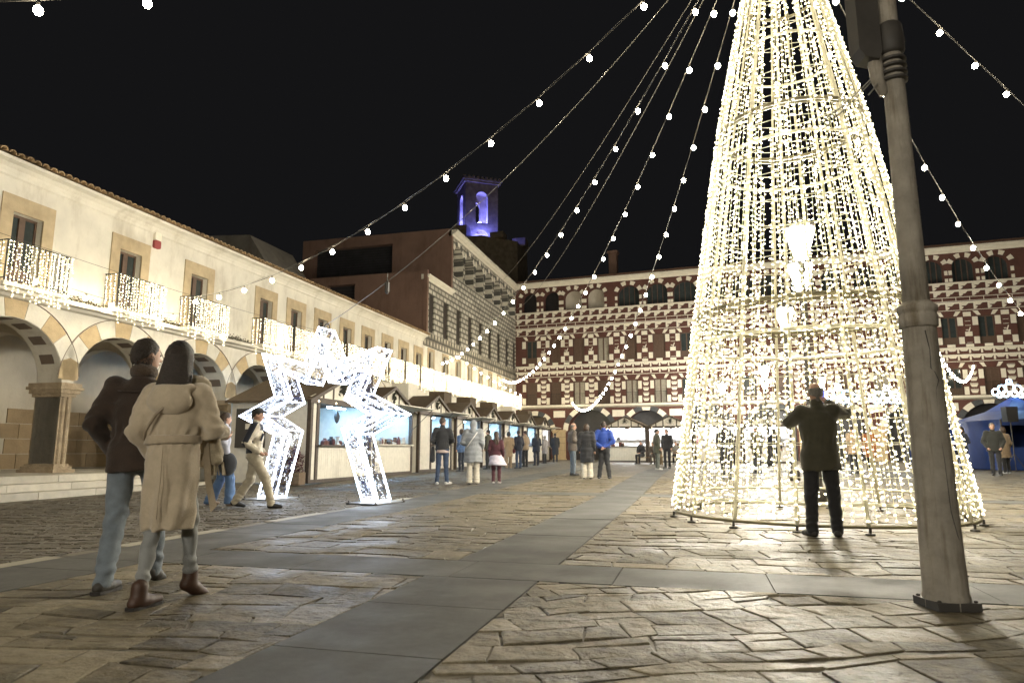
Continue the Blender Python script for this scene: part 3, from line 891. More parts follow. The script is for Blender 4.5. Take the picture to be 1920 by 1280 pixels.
for i, (a, c) in enumerate(win_u):
    cx = (a + c) / 2
    for r_ in (0, 1):
        k = seq[r_][i] if i < 7 else rnd.choice((0, 1, 2, 2))
        d = dm[(r_, k)]
        w = link("window", d[0], RB, (cx, 0, 0)); link("pane", d[1], w); link("pane", d[2], w)
        link("painted_surround", sl if r_ else su, w)["kind"] = "stuff"
        if r_: link("railing", railm, w)
    if i + 1 < len(win_u):
        g = (c + win_u[i + 1][0]) / 2
        link("painted_pillar", pu, RB, (g, 0, 0))["kind"] = "stuff"; link("painted_pillar", pl_, RB, (g, 0, 0))["kind"] = "stuff"
# loggia: voussoirs, piers, dim room behind
for i, (a, c) in enumerate(log_u):
    r_ = (c - a) / 2; cx = (a + c) / 2; zs = 14.72 - r_ * .95
    b = MB()
    for k in range(9):
        if k % 2 == 1:
            a0, a1 = PI * k / 9, PI * (k + 1) / 9
            wp(b, [(cx + p[0], zs + p[1] * .95) for p in arc((0, 0), r_ + .36, a0, a1, 2) + arc((0, 0), r_ + .01, a1, a0, 2)])
    for s in (-1, 1):
        for z0, z1 in ((12.97, 13.22), (13.48, 13.80)):
            wp(b, [(cx + s * (r_ + .01), z0), (cx + s * (r_ + .22), z0), (cx + s * (r_ + .22), z1), (cx + s * (r_ + .01), z1)][::s])
    b.build("painted_arch", whitew, RB)["kind"] = "stuff"
    if 2 <= i <= 3:
        MB().box(a, c, .66, .7, 12.97, 14.72).build("loggia_room_wall", plaster_in, RB)
    elif i >= 4:
        b = MB()
        for k in range(5): b.box(a + (c - a) * k / 4 - .03, a + (c - a) * k / 4 + .03, .5, .56, 12.97, 14.75)
        w = b.build("window", wood_win, RB); MB().box(a, c, .57, .59, 12.97, 14.72).build("pane", glassy, w)
# ground floor: big voussoirs, stone pillar, keystone plaques
for (a, c) in gnd_u:
    r_ = (c - a) / 2; cx = (a + c) / 2; zs = 2.62
    for k in range(9):
        a0, a1 = PI * k / 9 + .01, PI * (k + 1) / 9 - .01
        pl2 = [(cx + p[0], zs + p[1] * .94) for p in arc((0, 0), r_ + .42, a0, a1, 3) + arc((0, 0), r_ + .012, a1, a0, 3)]
        if max(p[1] for p in pl2) > 4.49: pl2 = [(p[0], min(p[1], 4.49)) for p in pl2]
        MB().prism(pl2, 'y', -.02 if k % 2 == 0 else -.012, .004).build("voussoir", whitew if k % 2 == 0 else slate, RB)
for i in range(len(gnd_u) - 1):
    g = (gnd_u[i][1] + gnd_u[i + 1][0]) / 2
    MB().prism([(g - .5, 3.75), (g + .5, 3.75), (g + .5, 4.3), (g - .5, 4.3)], 'y', -.022, .004).build("painted_block", whitew, RB)
    s = MB().box(g - .54, g + .54, -.10, .5, .35, 2.55).build("pillar", ochre, RB)
    b = MB(); b.box(g - .60, g + .60, -.16, .5, 0, .35); b.build("pillar_base", ochre, s)
    b = MB(); b.box(g - .60, g + .60, -.14, .5, 2.5, 2.66); b.box(g - .56, g + .56, -.12, .5, 2.66, 2.72); b.build("capital", ochre, s)
    b = MB()
    for z in (1.0, 1.6, 2.1): b.box(g - .545, g + .545, -.106, -.098, z, z + .02)
    b.build("joint_line", linem, s)
# vault of the passage seen through the second arch
b = MB(); ap = [(6.51 - 1.86 * math.cos(t), 2.62 + 1.78 * math.sin(t)) for t in [PI * i / 16 for i in range(17)]]
for p, q in zip(ap, ap[1:]): b.add([(p[0], 1.0, p[1]), (q[0], 1.0, q[1]), (q[0], 1.19, q[1]), (p[0], 1.19, p[1])], [(0, 1, 2, 3)])
b.build("passage_vault", greyw, RB)

# ------------------------------------------------------------------ tower behind
TW = thing("bell_tower", "old square bell turret lit blue from inside above a dark octagonal drum", "tower", (-28.3, 87, 0))
MB().lathe([(7.4, 0), (7.2, 20), (7.0, 27.6), (7.0, 28.3), (5.5, 28.7), (2, 29)], 8, (0, 0, 0), 0, R(22)).build("drum", towerm, TW)
for i in range(8):
    a = R(22 + 45 * i + 22.5); x, y = 6.2 * math.cos(a), 6.2 * math.sin(a)
    MB().box(x - .9, x + .9, y - .9, y + .9, 28.2, 29.0 + (i % 3) * .35).build("battlement", towerm, TW)
TWR = YAW + R(18)
def trot(p): return (p[0] * math.cos(TWR) - p[1] * math.sin(TWR), p[0] * math.sin(TWR) + p[1] * math.cos(TWR), p[2])
b = MB(); h = 2.3
for k in range(4):
    ca, sa = math.cos(PI / 2 * k), math.sin(PI / 2 * k)
    def mp(u_, z, d, ca=ca, sa=sa):
        x, y = u_, -h + d
        return trot((x * ca - y * sa, x * sa + y * ca, z))
    wall_holes(b, -h, h, 28.0, 37.2, [(-.85, .85, 31.6, 36.0, 1.0), (-.85, .85, 28.6, 30.6, 1.0)], mp, .6)
b.build("turret", towerm, TW)
b = MB()
def rbox(x0, x1, y0, y1, z0, z1):
    vs = [trot((x, y, z)) for z in (z0, z1) for x, y in ((x0, y0), (x1, y0), (x1, y1), (x0, y1))]
    b.add(vs, [(3, 2, 1, 0), (4, 5, 6, 7), (0, 1, 5, 4), (1, 2, 6, 5), (2, 3, 7, 6), (3, 0, 4, 7)])
rbox(-2.6, 2.6, -2.6, 2.6, 37.2, 37.5); rbox(-2.75, 2.75, -2.75, 2.75, 37.5, 37.75)
for k in range(9): rbox(-2.7 + k * .62, -2.4 + k * .62, -2.8, -2.6, 37.75, 38.0)
b.build("turret_cornice", towerm, TW)
for k in range(4):
    p = trot(((1.1, 0, 0), (-1.1, 0, 0), (0, 1.1, 0), (0, -1.1, 0))[k])
    MB().lathe([(.16, 0), (.2, .1), (.2, .32), (.1, .36)], 8, (p[0], p[1], 31.7)).build("flood_lamp", blue_e, TW)
    p = trot(((0, -2.9, 0), (-2.9, 0, 0), (2.9, -2.4, 0), (-2.9, -2.4, 0))[k])
    MB().lathe([(.12, 0), (.16, .1), (.16, .3), (.08, .34)], 8, (p[0], p[1], 29.2)).build("flood_lamp", blue_e, TW)

# ------------------------------------------------------------------ lights: helpers
def led_add(mb, p, d, ln, r):
    """a small pointed lamp at p, axis d"""
    d = Vector(d).normalized(); a = d.cross(Vector((0, 0, 1)))
    if a.length < .05: a = Vector((1, 0, 0))
    a.normalize(); b = d.cross(a); p = Vector(p)
    m = p + d * ln * .45
    vs = [p, m + a * r, m + b * r, m - a * r, m - b * r, p + d * ln]
    mb.add(vs, [(0, 2, 1), (0, 3, 2), (0, 4, 3), (0, 1, 4), (5, 1, 2), (5, 2, 3), (5, 3, 4), (5, 4, 1)])

# ------------------------------------------------------------------ cone tree of lights
TX, TY = 1.63, 10.98
LT = thing("light_tree", "tall cone shaped tree of warm white light cords on a ring frame", "light tree", (TX, TY, 0))
PROF = [(0.09, 2.02), (1.5, 1.80), (3.0, 1.585), (6.0, 1.10), (8.3, .61), (10.4, .12)]
def rad(z):
    for (z0, r0), (z1, r1) in zip(PROF, PROF[1:]):
        if z <= z1: return r0 + (r1 - r0) * (z - z0) / (z1 - z0)
    return .1
rg = random.Random(21)
cordv, ledv = [], []
for v in range(7):
    cb_, lb_ = MB(), MB()
    top = (10.3, 5.9, 8.8, 3.0, 7.3, 10.3, 5.6)[v]
    pts = []
    z = .16; sw = rg.uniform(-.03, .03)
    while z < top:
        r_ = rad(z) + .012 + rg.uniform(-.008, .012)
        pts.append((r_, sw * math.sin(z * 1.1 + v) + rg.uniform(-.008, .008), z)); z += .30
    cb_.tube(pts, .0045, 3)
    z = .18
    while z < top:
        r_ = rad(z) + .015
        i = min(int((z - .16) / .30), len(pts) - 2); t = (z - .16) / .30 - i
        yy = pts[i][1] + (pts[i + 1][1] - pts[i][1]) * t
        s = rg.choice((-1, 1))
        led_add(lb_, (r_, yy, z), (rg.uniform(-.1, .8), s * rg.uniform(.5, 1.2), rg.uniform(-.5, .3)), rg.uniform(.030, .046), .0075)
        z += rg.uniform(.066, .105)
    cordv.append(cb_.mesh("light_cord", cordm)); ledv.append(lb_.mesh("cord_lamps", led))
NC = 104
for i in range(NC):
    v = (i * 3) % 7
    a = 2 * PI * (i + rg.uniform(-.22, .22)) / NC
    c = link("light_cord", cordv[v], LT, (0, 0, rg.uniform(-.03, .03)), (0, 0, a))
    k = link("cord_lamps", ledv[v], c); k["kind"] = "stuff"
ribm = MB(); ribm.tube([(rad(z) - .03, 0, z) for z in (.09, 1.5, 3, 4.5, 6, 7.2, 8.3, 9.4, 10.4)], [.024, .024, .023, .022, .02, .019, .018, .016, .015], 7)
ribm = ribm.mesh("rib", frame_y, True)
for i in range(16): link("rib", ribm, LT, (0, 0, 0), (0, 0, 2 * PI * (i + .35) / 16))
def ring(r_, z, t, mat, nm="ring"):
    return MB().tube([(r_ * math.cos(2 * PI * k / 48), r_ * math.sin(2 * PI * k / 48), z) for k in range(48)], t, 6, 0, True).build(nm, mat, LT, True)
for z, t, m_ in ((.09, .022, ring_d), (3.0, .032, ring_d), (2.93, .02, ring_d), (5.98, .028, ring_d), (5.92, .018, ring_d), (8.3, .024, ring_d), (.34, .022, frame_y), (2.55, .028, frame_y), (5.45, .024, frame_y), (7.2, .02, frame_y), (9.4, .02, frame_y)):
    ring(rad(z) - .035, z, t, m_)
z = .65
while z < 10:
    ring(rad(z) + .004, z, .006, frame_y, "ring_wire"); z += .42
for i in range(16):
    a = 2 * PI * (i + .35) / 16; x, y = rad(.09) * math.cos(a), rad(.09) * math.sin(a)
    MB().lathe([(.055, 0), (.055, .02), (.016, .03), (.016, .085)], 8, (x, y, 0)).build("foot", postd, LT)
MB().tube([(0, 0, 10.2), (0, 0, 11.0)], .05, 8).build("mast_top", frame_y, LT)

# ------------------------------------------------------------------ star arch
ST = thing("star_arch", "walk-through arch shaped like a star, wrapped in glowing cold white tinsel", "star arch", (-7.05, 12.0, 0), R(-10))
SO = [(-1.55, 0.06), (-1.22, 1.30), (-2.2, 1.69), (-1.25, 2.07), (-1.66, 2.97), (-.53, 2.68), (-.19, 3.42), (.20, 2.67), (1.25, 2.92), (.84, 2.07), (1.72, 1.66), (.86, 1.29), (1.31, .06)]
SI = [(-1.27, 0.06), (-.91, 1.38), (-1.5, 1.68), (-.89, 1.95), (-1.2, 2.62), (-.44, 2.3), (-.17, 2.85), (.13, 2.3), (.78, 2.5), (.52, 1.95), (1.08, 1.66), (.49, 1.40), (1.02, .06)]
SD = .48
rg = random.Random(8)
def flakes(mb, q, front=False):
    """q: four corners; scatter tinsel tufts over the quad, leaving gaps"""
    A, B, C_, D = [Vector(p) for p in q]
    lu = max((B - A).length, (C_ - D).length); lv = max((D - A).length, (C_ - B).length)
    nu, nv = max(2, int(lu / .040)), max(2, int(lv / .030))
    nrm = (B - A).cross(D - A).normalized()
    gap = [[rg.random() for _ in range(nv // 2 + 2)] for _ in range(nu // 2 + 2)]
    for i in range(nu):
        for j in range(nv):
            if rg.random() < .10: continue
            dark = gap[i // 2][j // 2] < (.24 if front else .58)
            if dark and rg.random() < .35: continue
            u_, v_ = (i + .5 + rg.uniform(-.3, .3)) / nu, (j + .5 + rg.uniform(-.3, .3)) / nv
            p = A * (1 - u_) * (1 - v_) + B * u_ * (1 - v_) + C_ * u_ * v_ + D * (1 - u_) * v_ + nrm * rg.uniform(-.012, .012)
            e1 = ((B - A).normalized() * rg.uniform(.6, 1) + nrm * rg.uniform(-.5, .5) + (D - A).normalized() * rg.uniform(-.5, .5)) * rg.uniform(.016, .030)
            e2 = ((D - A).normalized() * rg.uniform(.6, 1) + nrm * rg.uniform(-.5, .5)) * rg.uniform(.010, .020)
            mb.add([p - e1 - e2 * .3, p + e2, p + e1 + e2 * .2, p - e2], [(0, 1, 2, 3)], 1 if dark else 0)
for i in range(len(SO) - 1):
    o0, o1, i0, i1 = SO[i], SO[i + 1], SI[i], SI[i + 1]
    f3 = lambda p, d: (p[0], d, p[1])
    for nm, q in (("tinsel_face", (f3(o0, 0), f3(o1, 0), f3(i1, 0), f3(i0, 0))), ("tinsel_face", (f3(o0, SD), f3(o1, SD), f3(i1, SD), f3(i0, SD))),
                  ("tinsel_side", (f3(o0, 0), f3(o1, 0), f3(o1, SD), f3(o0, SD))), ("tinsel_side", (f3(i0, 0), f3(i1, 0), f3(i1, SD), f3(i0, SD)))):
        if q[0][1] > 0: continue
        b = MB(); flakes(b, q, nm == 'tinsel_face'); o = b.build(nm, [star_e, star_n], ST); o["kind"] = "stuff"
for pl in (SO, SI):
    for d in (0, SD):
        MB().tube([(p[0], d, p[1]) for p in pl], .019, 6).build("light_rope", star_r, ST)
    for p in pl: MB().tube([(p[0], 0, p[1]), (p[0], SD, p[1])], .010, 5).build("cross_bar", star_r, ST)
for s in (-1.41, 1.165):
    MB().box(s - .32, s + .32, -.22, SD + .22, .012, .03).build("base_plate", M("plate_grey", (.35, .36, .38), .4, metal=.5), ST)
    for dx, dy in ((-.3, -.2), (.3, -.2), (-.3, SD + .2), (.3, SD + .2)):
        MB().lathe([(.04, 0), (.04, .03), (.012, .035), (.012, .07)], 8, (s + dx, dy, 0)).build("foot_bolt", postd, ST)
b = MB(); b.tube([(-.19 + .07 * math.cos(t), SD * .5, 3.46 + .07 * math.sin(t)) for t in [2 * PI * k / 14 for k in range(14)]], .012, 5, 0, True); b.build("lifting_ring", postd, ST)

# ------------------------------------------------------------------ balcony light curtains
rg = random.Random(14)
def curtain_meshes(seed, hw):
    r2 = random.Random(seed); c_, l_ = MB(), MB()
    dep = .55
    cols = [(dep, -hw + .02 + (2 * hw - .04) * i / 17) for i in range(18)] + [(x, s * (hw + .015)) for s in (-1, 1) for x in (.12, .26, .40)]
    for (x, y) in cols:
        zb = r2.uniform(4.25, 4.62); y += r2.uniform(-.02, .02)
        c_.tube([(x, y, 5.58), (x + .004, y + r2.uniform(-.02, .02), 5.0), (x, y + r2.uniform(-.03, .03), zb)], .004, 3)
        z = 5.56 - r2.uniform(0, .05)
        while z > zb:
            if r2.random() < .93:
                led_add(l_, (x + .005, y + r2.uniform(-.015, .015), z), (r2.uniform(.1, 1), r2.uniform(-1, 1), r2.uniform(-.6, .4)), r2.uniform(.026, .042), .0092)
            z -= r2.uniform(.055, .085)
    return c_.mesh("light_cords", cordm), l_.mesh("cord_lamps", led_c)
cv = [curtain_meshes(30 + i, .80) for i in range(3)] + [curtain_meshes(40 + i, 1.12) for i in range(3)]
allw = [(c, "arcade") for c in wins] + [(c, "grey") for c in gw]
for i, (c, kd) in enumerate(allw):
    if kd == "arcade":
        lb = "curtain of warm white lights on the %s balcony from the left above the cream arcade" % ORD[i]
    else:
        lb = "curtain of warm white lights on the %s balcony of the grey patterned building" % ORD[i - len(wins)]
    t = thing("light_curtain", lb, "light curtain", (XF, c, 0), 0, "light curtains hung on the balconies")
    j = i % 3 + (3 if kd == "grey" else 0)
    link("light_cords", cv[j][0], t)["kind"] = "stuff"; link("cord_lamps", cv[j][1], t)["kind"] = "stuff"

# ------------------------------------------------------------------ festoon strings from the tree top
bulb_m = MB(); bulb_m.lathe([(.004, -.158), (.030, -.150), (.050, -.120), (.054, -.094), (.045, -.066), (.022, -.045), (.016, -.038)], 10); bulb_m = bulb_m.mesh("bulb", bulb_e, True)
sock_m = MB(); sock_m.lathe([(.018, -.040), (.019, .0), (.010, .008), (.004, .03)], 8); sock_m = sock_m.mesh("socket", cablem)
TOP = Vector((TX, TY, 10.75))
def festoon(label, end, sag, zend, space, start=1.2, smax=None, twin=True):
    t = thing("festoon_string", label, "string lights", TOP, 0, "festoon strings fanning out from the tree top")
    E = Vector(end); d = Vector((E.x - TX, E.y - TY)); Ln = d.length; d /= Ln
    def pt(s):
        k = s / Ln
        return Vector((d.x * s, d.y * s, (zend - 10.75) * k - 4 * sag * k * (1 - k)))
    Lm = smax or Ln
    MB().tube([pt(Lm * i / 40) for i in range(41)], .007, 4).build("cable", cablem, t)
    if twin: MB().tube([pt(Lm * i / 40) + Vector((0, 0, .03 + .015 * math.sin(i * 2.1))) for i in range(41)], .004, 4).build("support_wire", cable_w, t)
    s = start
    while s < Lm - .2:
        p = pt(s)
        q = link("socket", sock_m, t, p - Vector((0, 0, .03)), (rg.uniform(-.08, .08), rg.uniform(-.08, .08), 0)); link("bulb", bulb_m, q)
        s += space * rg.uniform(.96, 1.04)
    return t
festoon("festoon string landing on the cream arcade wall beside its third balcony", (-14.6, 16.5), 1.66, 5.38, 1.16)
festoon("festoon string running to the far end of the cream arcade", (-14.6, 38.0), 1.75, 6.2, 1.35)
festoon("festoon string reaching the inner corner of the grey and red buildings", (-14.8, 52.5), 2.9, 6.7, 1.35)
festoon("long sagging festoon string ending above the passage arch of the red building", (-9.8, 55.9), 3.6, 5.0, 1.15)
festoon("festoon string descending steeply to the right behind the grey post", (20, 40), 3.6, 6.2, 1.15)
festoon("festoon string leaving the upper right side past the post top", (22, 31), .5, 4.2, 1.2)
festoon("sagging festoon string in front of the red facade between post and tree", (19.0, 54.2), 4.2, 7.2, 1.25)
festoon("near festoon string crossing the top left corner overhead", (-14.6, 1.8), 1.52, 5.65, 1.2, 1.0)
festoon("festoon string cut by the upper right corner of the picture", (22, 18), 1.6, 5.5, 1.2)
festoon("festoon string passing over the viewer out of sight", (-3, -8), 1.6, 5.5, 1.2)
# string along the ledge, low over the first arches
t = thing("festoon_string", "short festoon string draped along the ledge over the nearest arches", "string lights", (-14.5, 12.5, 5.0))
def ptl(s): return Vector((0, s, -.20 + .9 * ((s - 2.2) / 4.4) ** 2 * (1 if s > 2.2 else .35)))
MB().tube([ptl(-2 + 6.2 * i / 24) for i in range(25)], .007, 4).build("cable", cablem, t)
for s in (-.6, .75, 1.55, 3.0, 3.7):
    q = link("socket", sock_m, t, ptl(s) - Vector((0, 0, .03))); link("bulb", bulb_m, q)
# string against the far wall of the grey building
t = thing("festoon_string", "small festoon string sloping down across the grey building above the stalls", "string lights", (-14.3, 40.0, 7.0))
def ptg(s): return Vector((.3 * s / 16, s, -.14 * s + .0035 * s * s))
MB().tube([ptg(16 * i / 20) for i in range(21)], .008, 4).build("cable", cablem, t)
for i in range(11):
    q = link("socket", sock_m, t, ptg(.5 + i * 1.45) - Vector((0, 0, .03))); link("bulb", bulb_m, q)
# plain cables
def cable(label, a, b_, sag, r_=.009, mat=cable_w):
    A, B = Vector(a), Vector(b_)
    o = MB().tube([(B - A) * (i / 24) - Vector((0, 0, 4 * sag * (i / 24) * (1 - i / 24))) for i in range(25)], r_, 4).build("steel_cable", mat, None, loc=A)
    return tag(o, label, "cable")
sx = Vector((-7.05, 12.0, 0)) + Matrix.Rotation(R(-10), 3, 'Z') @ Vector((-.19, SD * .5, 3.52))
cb1 = cable("steel cable rising from the star arch towards the tree top", sx, TOP, .75)
cable("thin cable from the tree top to the grey building loggia corner", TOP, (-14.6, 56.5, 13.2), 1.2, .012)
cable("thin cable from the tree top to the grey building cornice", TOP, (-14.6, 47.0, 12.2), .9, .010)
cable("thin wire strung along the cream facade between the balconies", (-14.55, 9.0, 5.75), (-14.55, 24.0, 5.75), .15, .005, cablem)
q = thing("cable_tensioner", "small dark tensioner hanging from the star arch cable", "tensioner", sx + (TOP - sx) * .16 - Vector((0, 0, .55)))
MB().lathe([(.02, 0), (.05, .05), (.05, .22), (.015, .26), (.012, .42)], 8, (0, 0, -.1)).build("body", postd, q)

# ------------------------------------------------------------------ near post
NP = thing("lamp_post", "tall tapering weathered post with square foot, collar and clamped fittings, close on the right", "post", (1.48, 5.06, 0))
NP.rotation_euler = (0, R(-.35), YAW)
b = MB(); b.lathe([(.135, .0), (.135, .06), (.128, .09), (.120, .5), (.112, 1.2), (.103, 1.78), (.103, 1.80)], 12); b.build("lower_shaft", postm, NP, True)
b = MB(); b.lathe([(.104, 1.78), (.117, 1.79), (.119, 1.86), (.112, 1.87), (.112, 1.885), (.121, 1.89), (.123, 1.925), (.104, 1.94), (.085, 1.96)], 20); b.build("collar", postm, NP, True)
b = MB(); b.lathe([(.083, 1.94), (.078, 2.4), (.071, 3.2), (.066, 4.0), (.062, 6.3), (.05, 6.35)], 14); b.build("upper_shaft", postm, NP, True)
b = MB(); b.box(-.134, .134, -.134, .134, 0, .05); b.build("foot", postd, NP)
for s in (-1, 1):
    for t_ in (-1, 1): MB().lathe([(.013, 0), (.013, .010), (.006, .014)], 6, (s * .112, t_ * .112, .05)).build("bolt", postd, NP)
b = MB()
for z in (3.55, 3.60, 3.65, 3.70):
    b.lathe([(.066, z), (.093, z + .006), (.093, z + .022), (.066, z + .028)], 16)
b.build("clamp_rings", postd, NP)
b = MB(); b.lathe([(.070, 3.76), (.090, 3.78), (.094, 3.86), (.086, 3.98), (.070, 4.0)], 12); b.build("clamp", postd, NP, True)
b = MB(); b.tube([(-.075, 0, 3.46), (-.115, 0, 3.58), (-.125, 0, 3.8), (-.125, 0, 4.9)], [.03, .045, .05, .05], 8); b.build("conduit", postm, NP, True)
b = MB(); b.prism([(-.26, 3.78), (-.22, 3.72), (-.12, 3.70), (-.10, 3.76), (-.10, 5.2), (-.26, 5.2)], 'y', -.07, .07); b.build("speaker_column", postd, NP)
for (a_, e_) in (((-.07, -.03, 3.66), (-.42, .25, 3.32)), ((-.07, -.03, 3.64), (-.20, -.02, 3.45)), ((-.07, .0, 3.67), (-.44, .28, 3.36))):
    MB().tube([a_, tuple((a_[i] + e_[i]) / 2 - (.02 if i == 2 else 0) for i in range(3)), e_], .005, 4).build("cable_tail", cable_w, NP)
pts = [(.02, 1.75), (.035, 1.62), (.03, 1.5), (.055, 1.47), (.075, 1.42), (.045, 1.36), (.04, 1.1), (.05, .9), (.055, .6), (.085, .45), (.10, .40)]
b = MB()
for p, q2 in zip(pts, pts[1:]):
    def on(p):
        x = p[0] - .04; z = p[1]; r_ = .1005 + (1.8 - z) * .0125
        return (x, -math.sqrt(max(0, r_ * r_ - x * x)), z)
    b.tube([on(p), on(q2)], .0035, 4)
b.build("surface_crack", cablem, NP)

# ------------------------------------------------------------------ street lanterns down the middle of the square
def lantern_post(label, x, y, h=4.55):
    t = thing("street_lantern", label, "street lamp", (x, y, gz(x, y)), R(20), "lantern posts along the middle of the square")
    b = MB(); b.lathe([(.16, 0), (.16, .25), (.10, .35), (.075, .9), (.09, .95), (.06, 1.05), (.045, h - .25), (.08, h - .2), (.05, h - .1), (.09, h - .02), (.06, h)], 12); b.build("post", postd, t, True)
    b = MB()
    b.lathe([(.11, h + .03), (.29, h + .58), (.27, h + .60)], 6); g = b.build("lantern_glass", lant_e, t)
    b = MB(); b.lathe([(.31, h + .60), (.33, h + .63), (.16, h + .80), (.05, h + .84), (.05, h + .92), (.0, h + .96)], 6); b.build("lantern_roof", postd, t)
    b = MB()
    for k in range(6):
        a = 2 * PI * k / 6
        b.tube([(.115 * math.cos(a), .115 * math.sin(a), h), (.30 * math.cos(a), .30 * math.sin(a), h + .6)], .010, 4)
    b.build("lantern_frame", postd, t)
lantern_post("big lit street lantern seen through the upper half of the light tree", 2.07, 13.6)
lantern_post("second lit street lantern just below the big one inside the light tree", 2.45, 16.4)
lantern_post("smaller lit street lantern glimpsed at mid height through the light tree", 2.75, 22.0)
lantern_post("farthest lit street lantern low behind the cords of the light tree", 3.6, 38.0)
lantern_post("added lantern lighting the red building, close to it behind the light tree", 4.3, 45.5)  # added lamp, put here to brighten the red facade
lantern_post("added lantern lighting the far facades, low behind the left cords of the tree", 1.8, 48.0)  # another added lantern, extra light for the far facades
lantern_post("added lantern lighting the red building, low behind the tree above the photographing man", 7.5, 45.0)  # also added behind the tree for more facade light
lantern_post("added unseen street lantern behind the viewer in line with the others", 0.2, -11.0)  # out of view, added to light the couple and foreground
lantern_post("added unseen street lantern behind the viewer on the arcade side of the square", -6.5, -11.0)  # second unseen lantern, added for light on foreground and arcade

# ------------------------------------------------------------------ market stalls
def stall(label, loc, rz, w, dep, openw, tube, goods, flap, seed, group, vent=True, ornament=True):
    rg = random.Random(seed)
    t = thing("market_stall", label, "market stall", loc, rz, group)
    hw = w / 2; ze, zp = 2.28, 2.98
    xo = hw - .06 - openw
    b = MB()
    for x in (-hw + .05, xo if xo > -hw + .2 else None, hw - .05):
        if x is None: continue
        b = MB(); b.box(x - .06, x + .06, -.06, .06, 0, ze); b.build("corner_post", wood_dark, t)
    xa = -hw + .11 if xo <= -hw + .2 else xo + .06
    def boards(x0, x1, z0, z1, y0, nm):
        b = MB(); n = max(2, int((x1 - x0) / .11)); st = (x1 - x0) / n
        for i in range(n): b.box(x0 + i * st + .003, x0 + (i + 1) * st - .003, y0 - rg.uniform(0, .003), y0 + .03, z0, z1)
        o = b.build(nm, board_w, t); return o
    boards(xa, hw - .11, .10, 1.0, -.03, "counter_front")
    b = MB(); b.box(xa - .02, hw - .09, -.16, .35, 1.0, 1.04); b.build("counter_top", wood_dark if seed % 3 else board_w, t)
    if xo > -hw + .2: boards(-hw + .11, xo - .06, .10, ze - .05, -.02, "side_panel")
    b = MB(); b.box(-hw, hw, -.055, .06, .0, .10); b.build("plinth", wood_dark, t)
    b = MB(); b.box(-hw - .02, hw + .02, -.085, .05, ze - .10, ze + .06); b.build("front_beam", wood_dark, t)
    # back and sides
    b = MB(); b.box(-hw, hw, dep - .05, dep, 0, ze); b.build("back_wall", in_w if seed >= 80 else in_b, t)
    MB().box(-hw - .005, -hw + .03, .05, dep - .05, 0, ze).build("side_wall", board_w, t); MB().box(hw - .03, hw + .005, .05, dep - .05, 0, ze).build("side_wall", board_w, t)
    # gable roof
    ov = .12
    for s in (-1, 1):
        b = MB(); vs = []
        for y in (-ov, dep + .1):
            vs += [(0, y, zp + .05), (s * (hw + .16), y, ze - .02), (s * (hw + .16), y, ze - .08), (0, y, zp - .02)]
        b.add(vs, [(0, 1, 2, 3), (7, 6, 5, 4), (0, 4, 5, 1), (1, 5, 6, 2), (2, 6, 7, 3), (3, 7, 4, 0)]); b.build("roof_slope", roof_b, t)
        b = MB(); b.add([(0, -ov - .03, zp + .06), (s * (hw + .18), -ov - .03, ze - .03), (s * (hw + .18), -ov - .03, ze - .13), (0, -ov - .03, zp - .05), (0, -ov, zp + .06), (s * (hw + .18), -ov, ze - .03), (s * (hw + .18), -ov, ze - .13), (0, -ov, zp - .05)],
                      [(0, 1, 2, 3), (7, 6, 5, 4), (0, 4, 5, 1), (1, 5, 6, 2), (2, 6, 7, 3), (3, 7, 4, 0)]); b.build("barge_board", wood_dark, t)
    b = MB(); b.prism([(-hw, ze + .06), (hw, ze + .06), (0, zp - .02)], 'y', -.02, .02); g = b.build("gable_panel", board_w, t)
    for x in (-hw * .62, -hw * .3, hw * .3, hw * .62):
        zt = ze + .06 + (zp - ze - .1) * (1 - abs(x) / hw)
        MB().box(x - .035, x + .035, -.04, -.018, ze + .06, zt).build("gable_timber", wood_dark, g)
    if ornament:
        b = MB()
        for i in range(90):
            a, r_ = rg.uniform(0, 6.28), abs(rg.gauss(0, .13)); x, z = r_ * math.cos(a), ze + .38 + r_ * math.sin(a) - abs(x if False else 0)
            s_ = rg.uniform(.03, .07); q = rg.uniform(0, 6.28)
            b.add([(x - s_ * math.cos(q), -.07, z - s_ * math.sin(q)), (x + .02, -.10, z), (x + s_ * math.cos(q), -.06 - rg.uniform(0, .04), z + s_ * math.sin(q)), (x - .02, -.05, z)], [(0, 1, 2, 3)])
        o = b.build("wreath", M("wreath_dark", (.03, .03, .02), .8), t); o["kind"] = "stuff"
    if vent:
        MB().box(-.5, .5, 1.0, 1.75, zp - .4, zp + .55).build("vent_box", roof_b if seed % 4 else board_w, t)
    if flap:
        b = MB(); b.add([(xa, -.05, ze - .02), (hw - .1, -.05, ze - .02), (hw - .1, -.95, ze + .05), (xa, -.95, ze + .05), (xa, -.05, ze - .05), (hw - .1, -.05, ze - .05), (hw - .1, -.95, ze + .02), (xa, -.95, ze + .02)],
                      [(0, 1, 2, 3), (7, 6, 5, 4), (0, 4, 5, 1), (1, 5, 6, 2), (2, 6, 7, 3), (3, 7, 4, 0)]); b.build("raised_shutter", board_w, t)
        for x in (xa + .1, hw - .2): MB().tube([(x, -.04, 1.5), (x, -.9, ze)], .010, 5).build("shutter_stay", postd, t)
    # lamps and stock
    for x in (-hw * .45, hw * .45):
        MB().box(x - .5, x + .5, .55, .63, ze - .12, ze - .08).build("tube_lamp", tube, t)
    b = MB(); b.box(xa, hw - .1, dep - .40, dep - .06, 1.45, 1.48); b.build("shelf", wood_dark, t)
    pal = [M("stock_dark", (.03, .03, .035), .6), M("stock_brown", (.12, .07, .04), .7), M("stock_grey", (.20, .20, .21), .5), M("stock_red", (.10, .03, .025), .6), M("stock_pale", (.45, .42, .36), .6)]
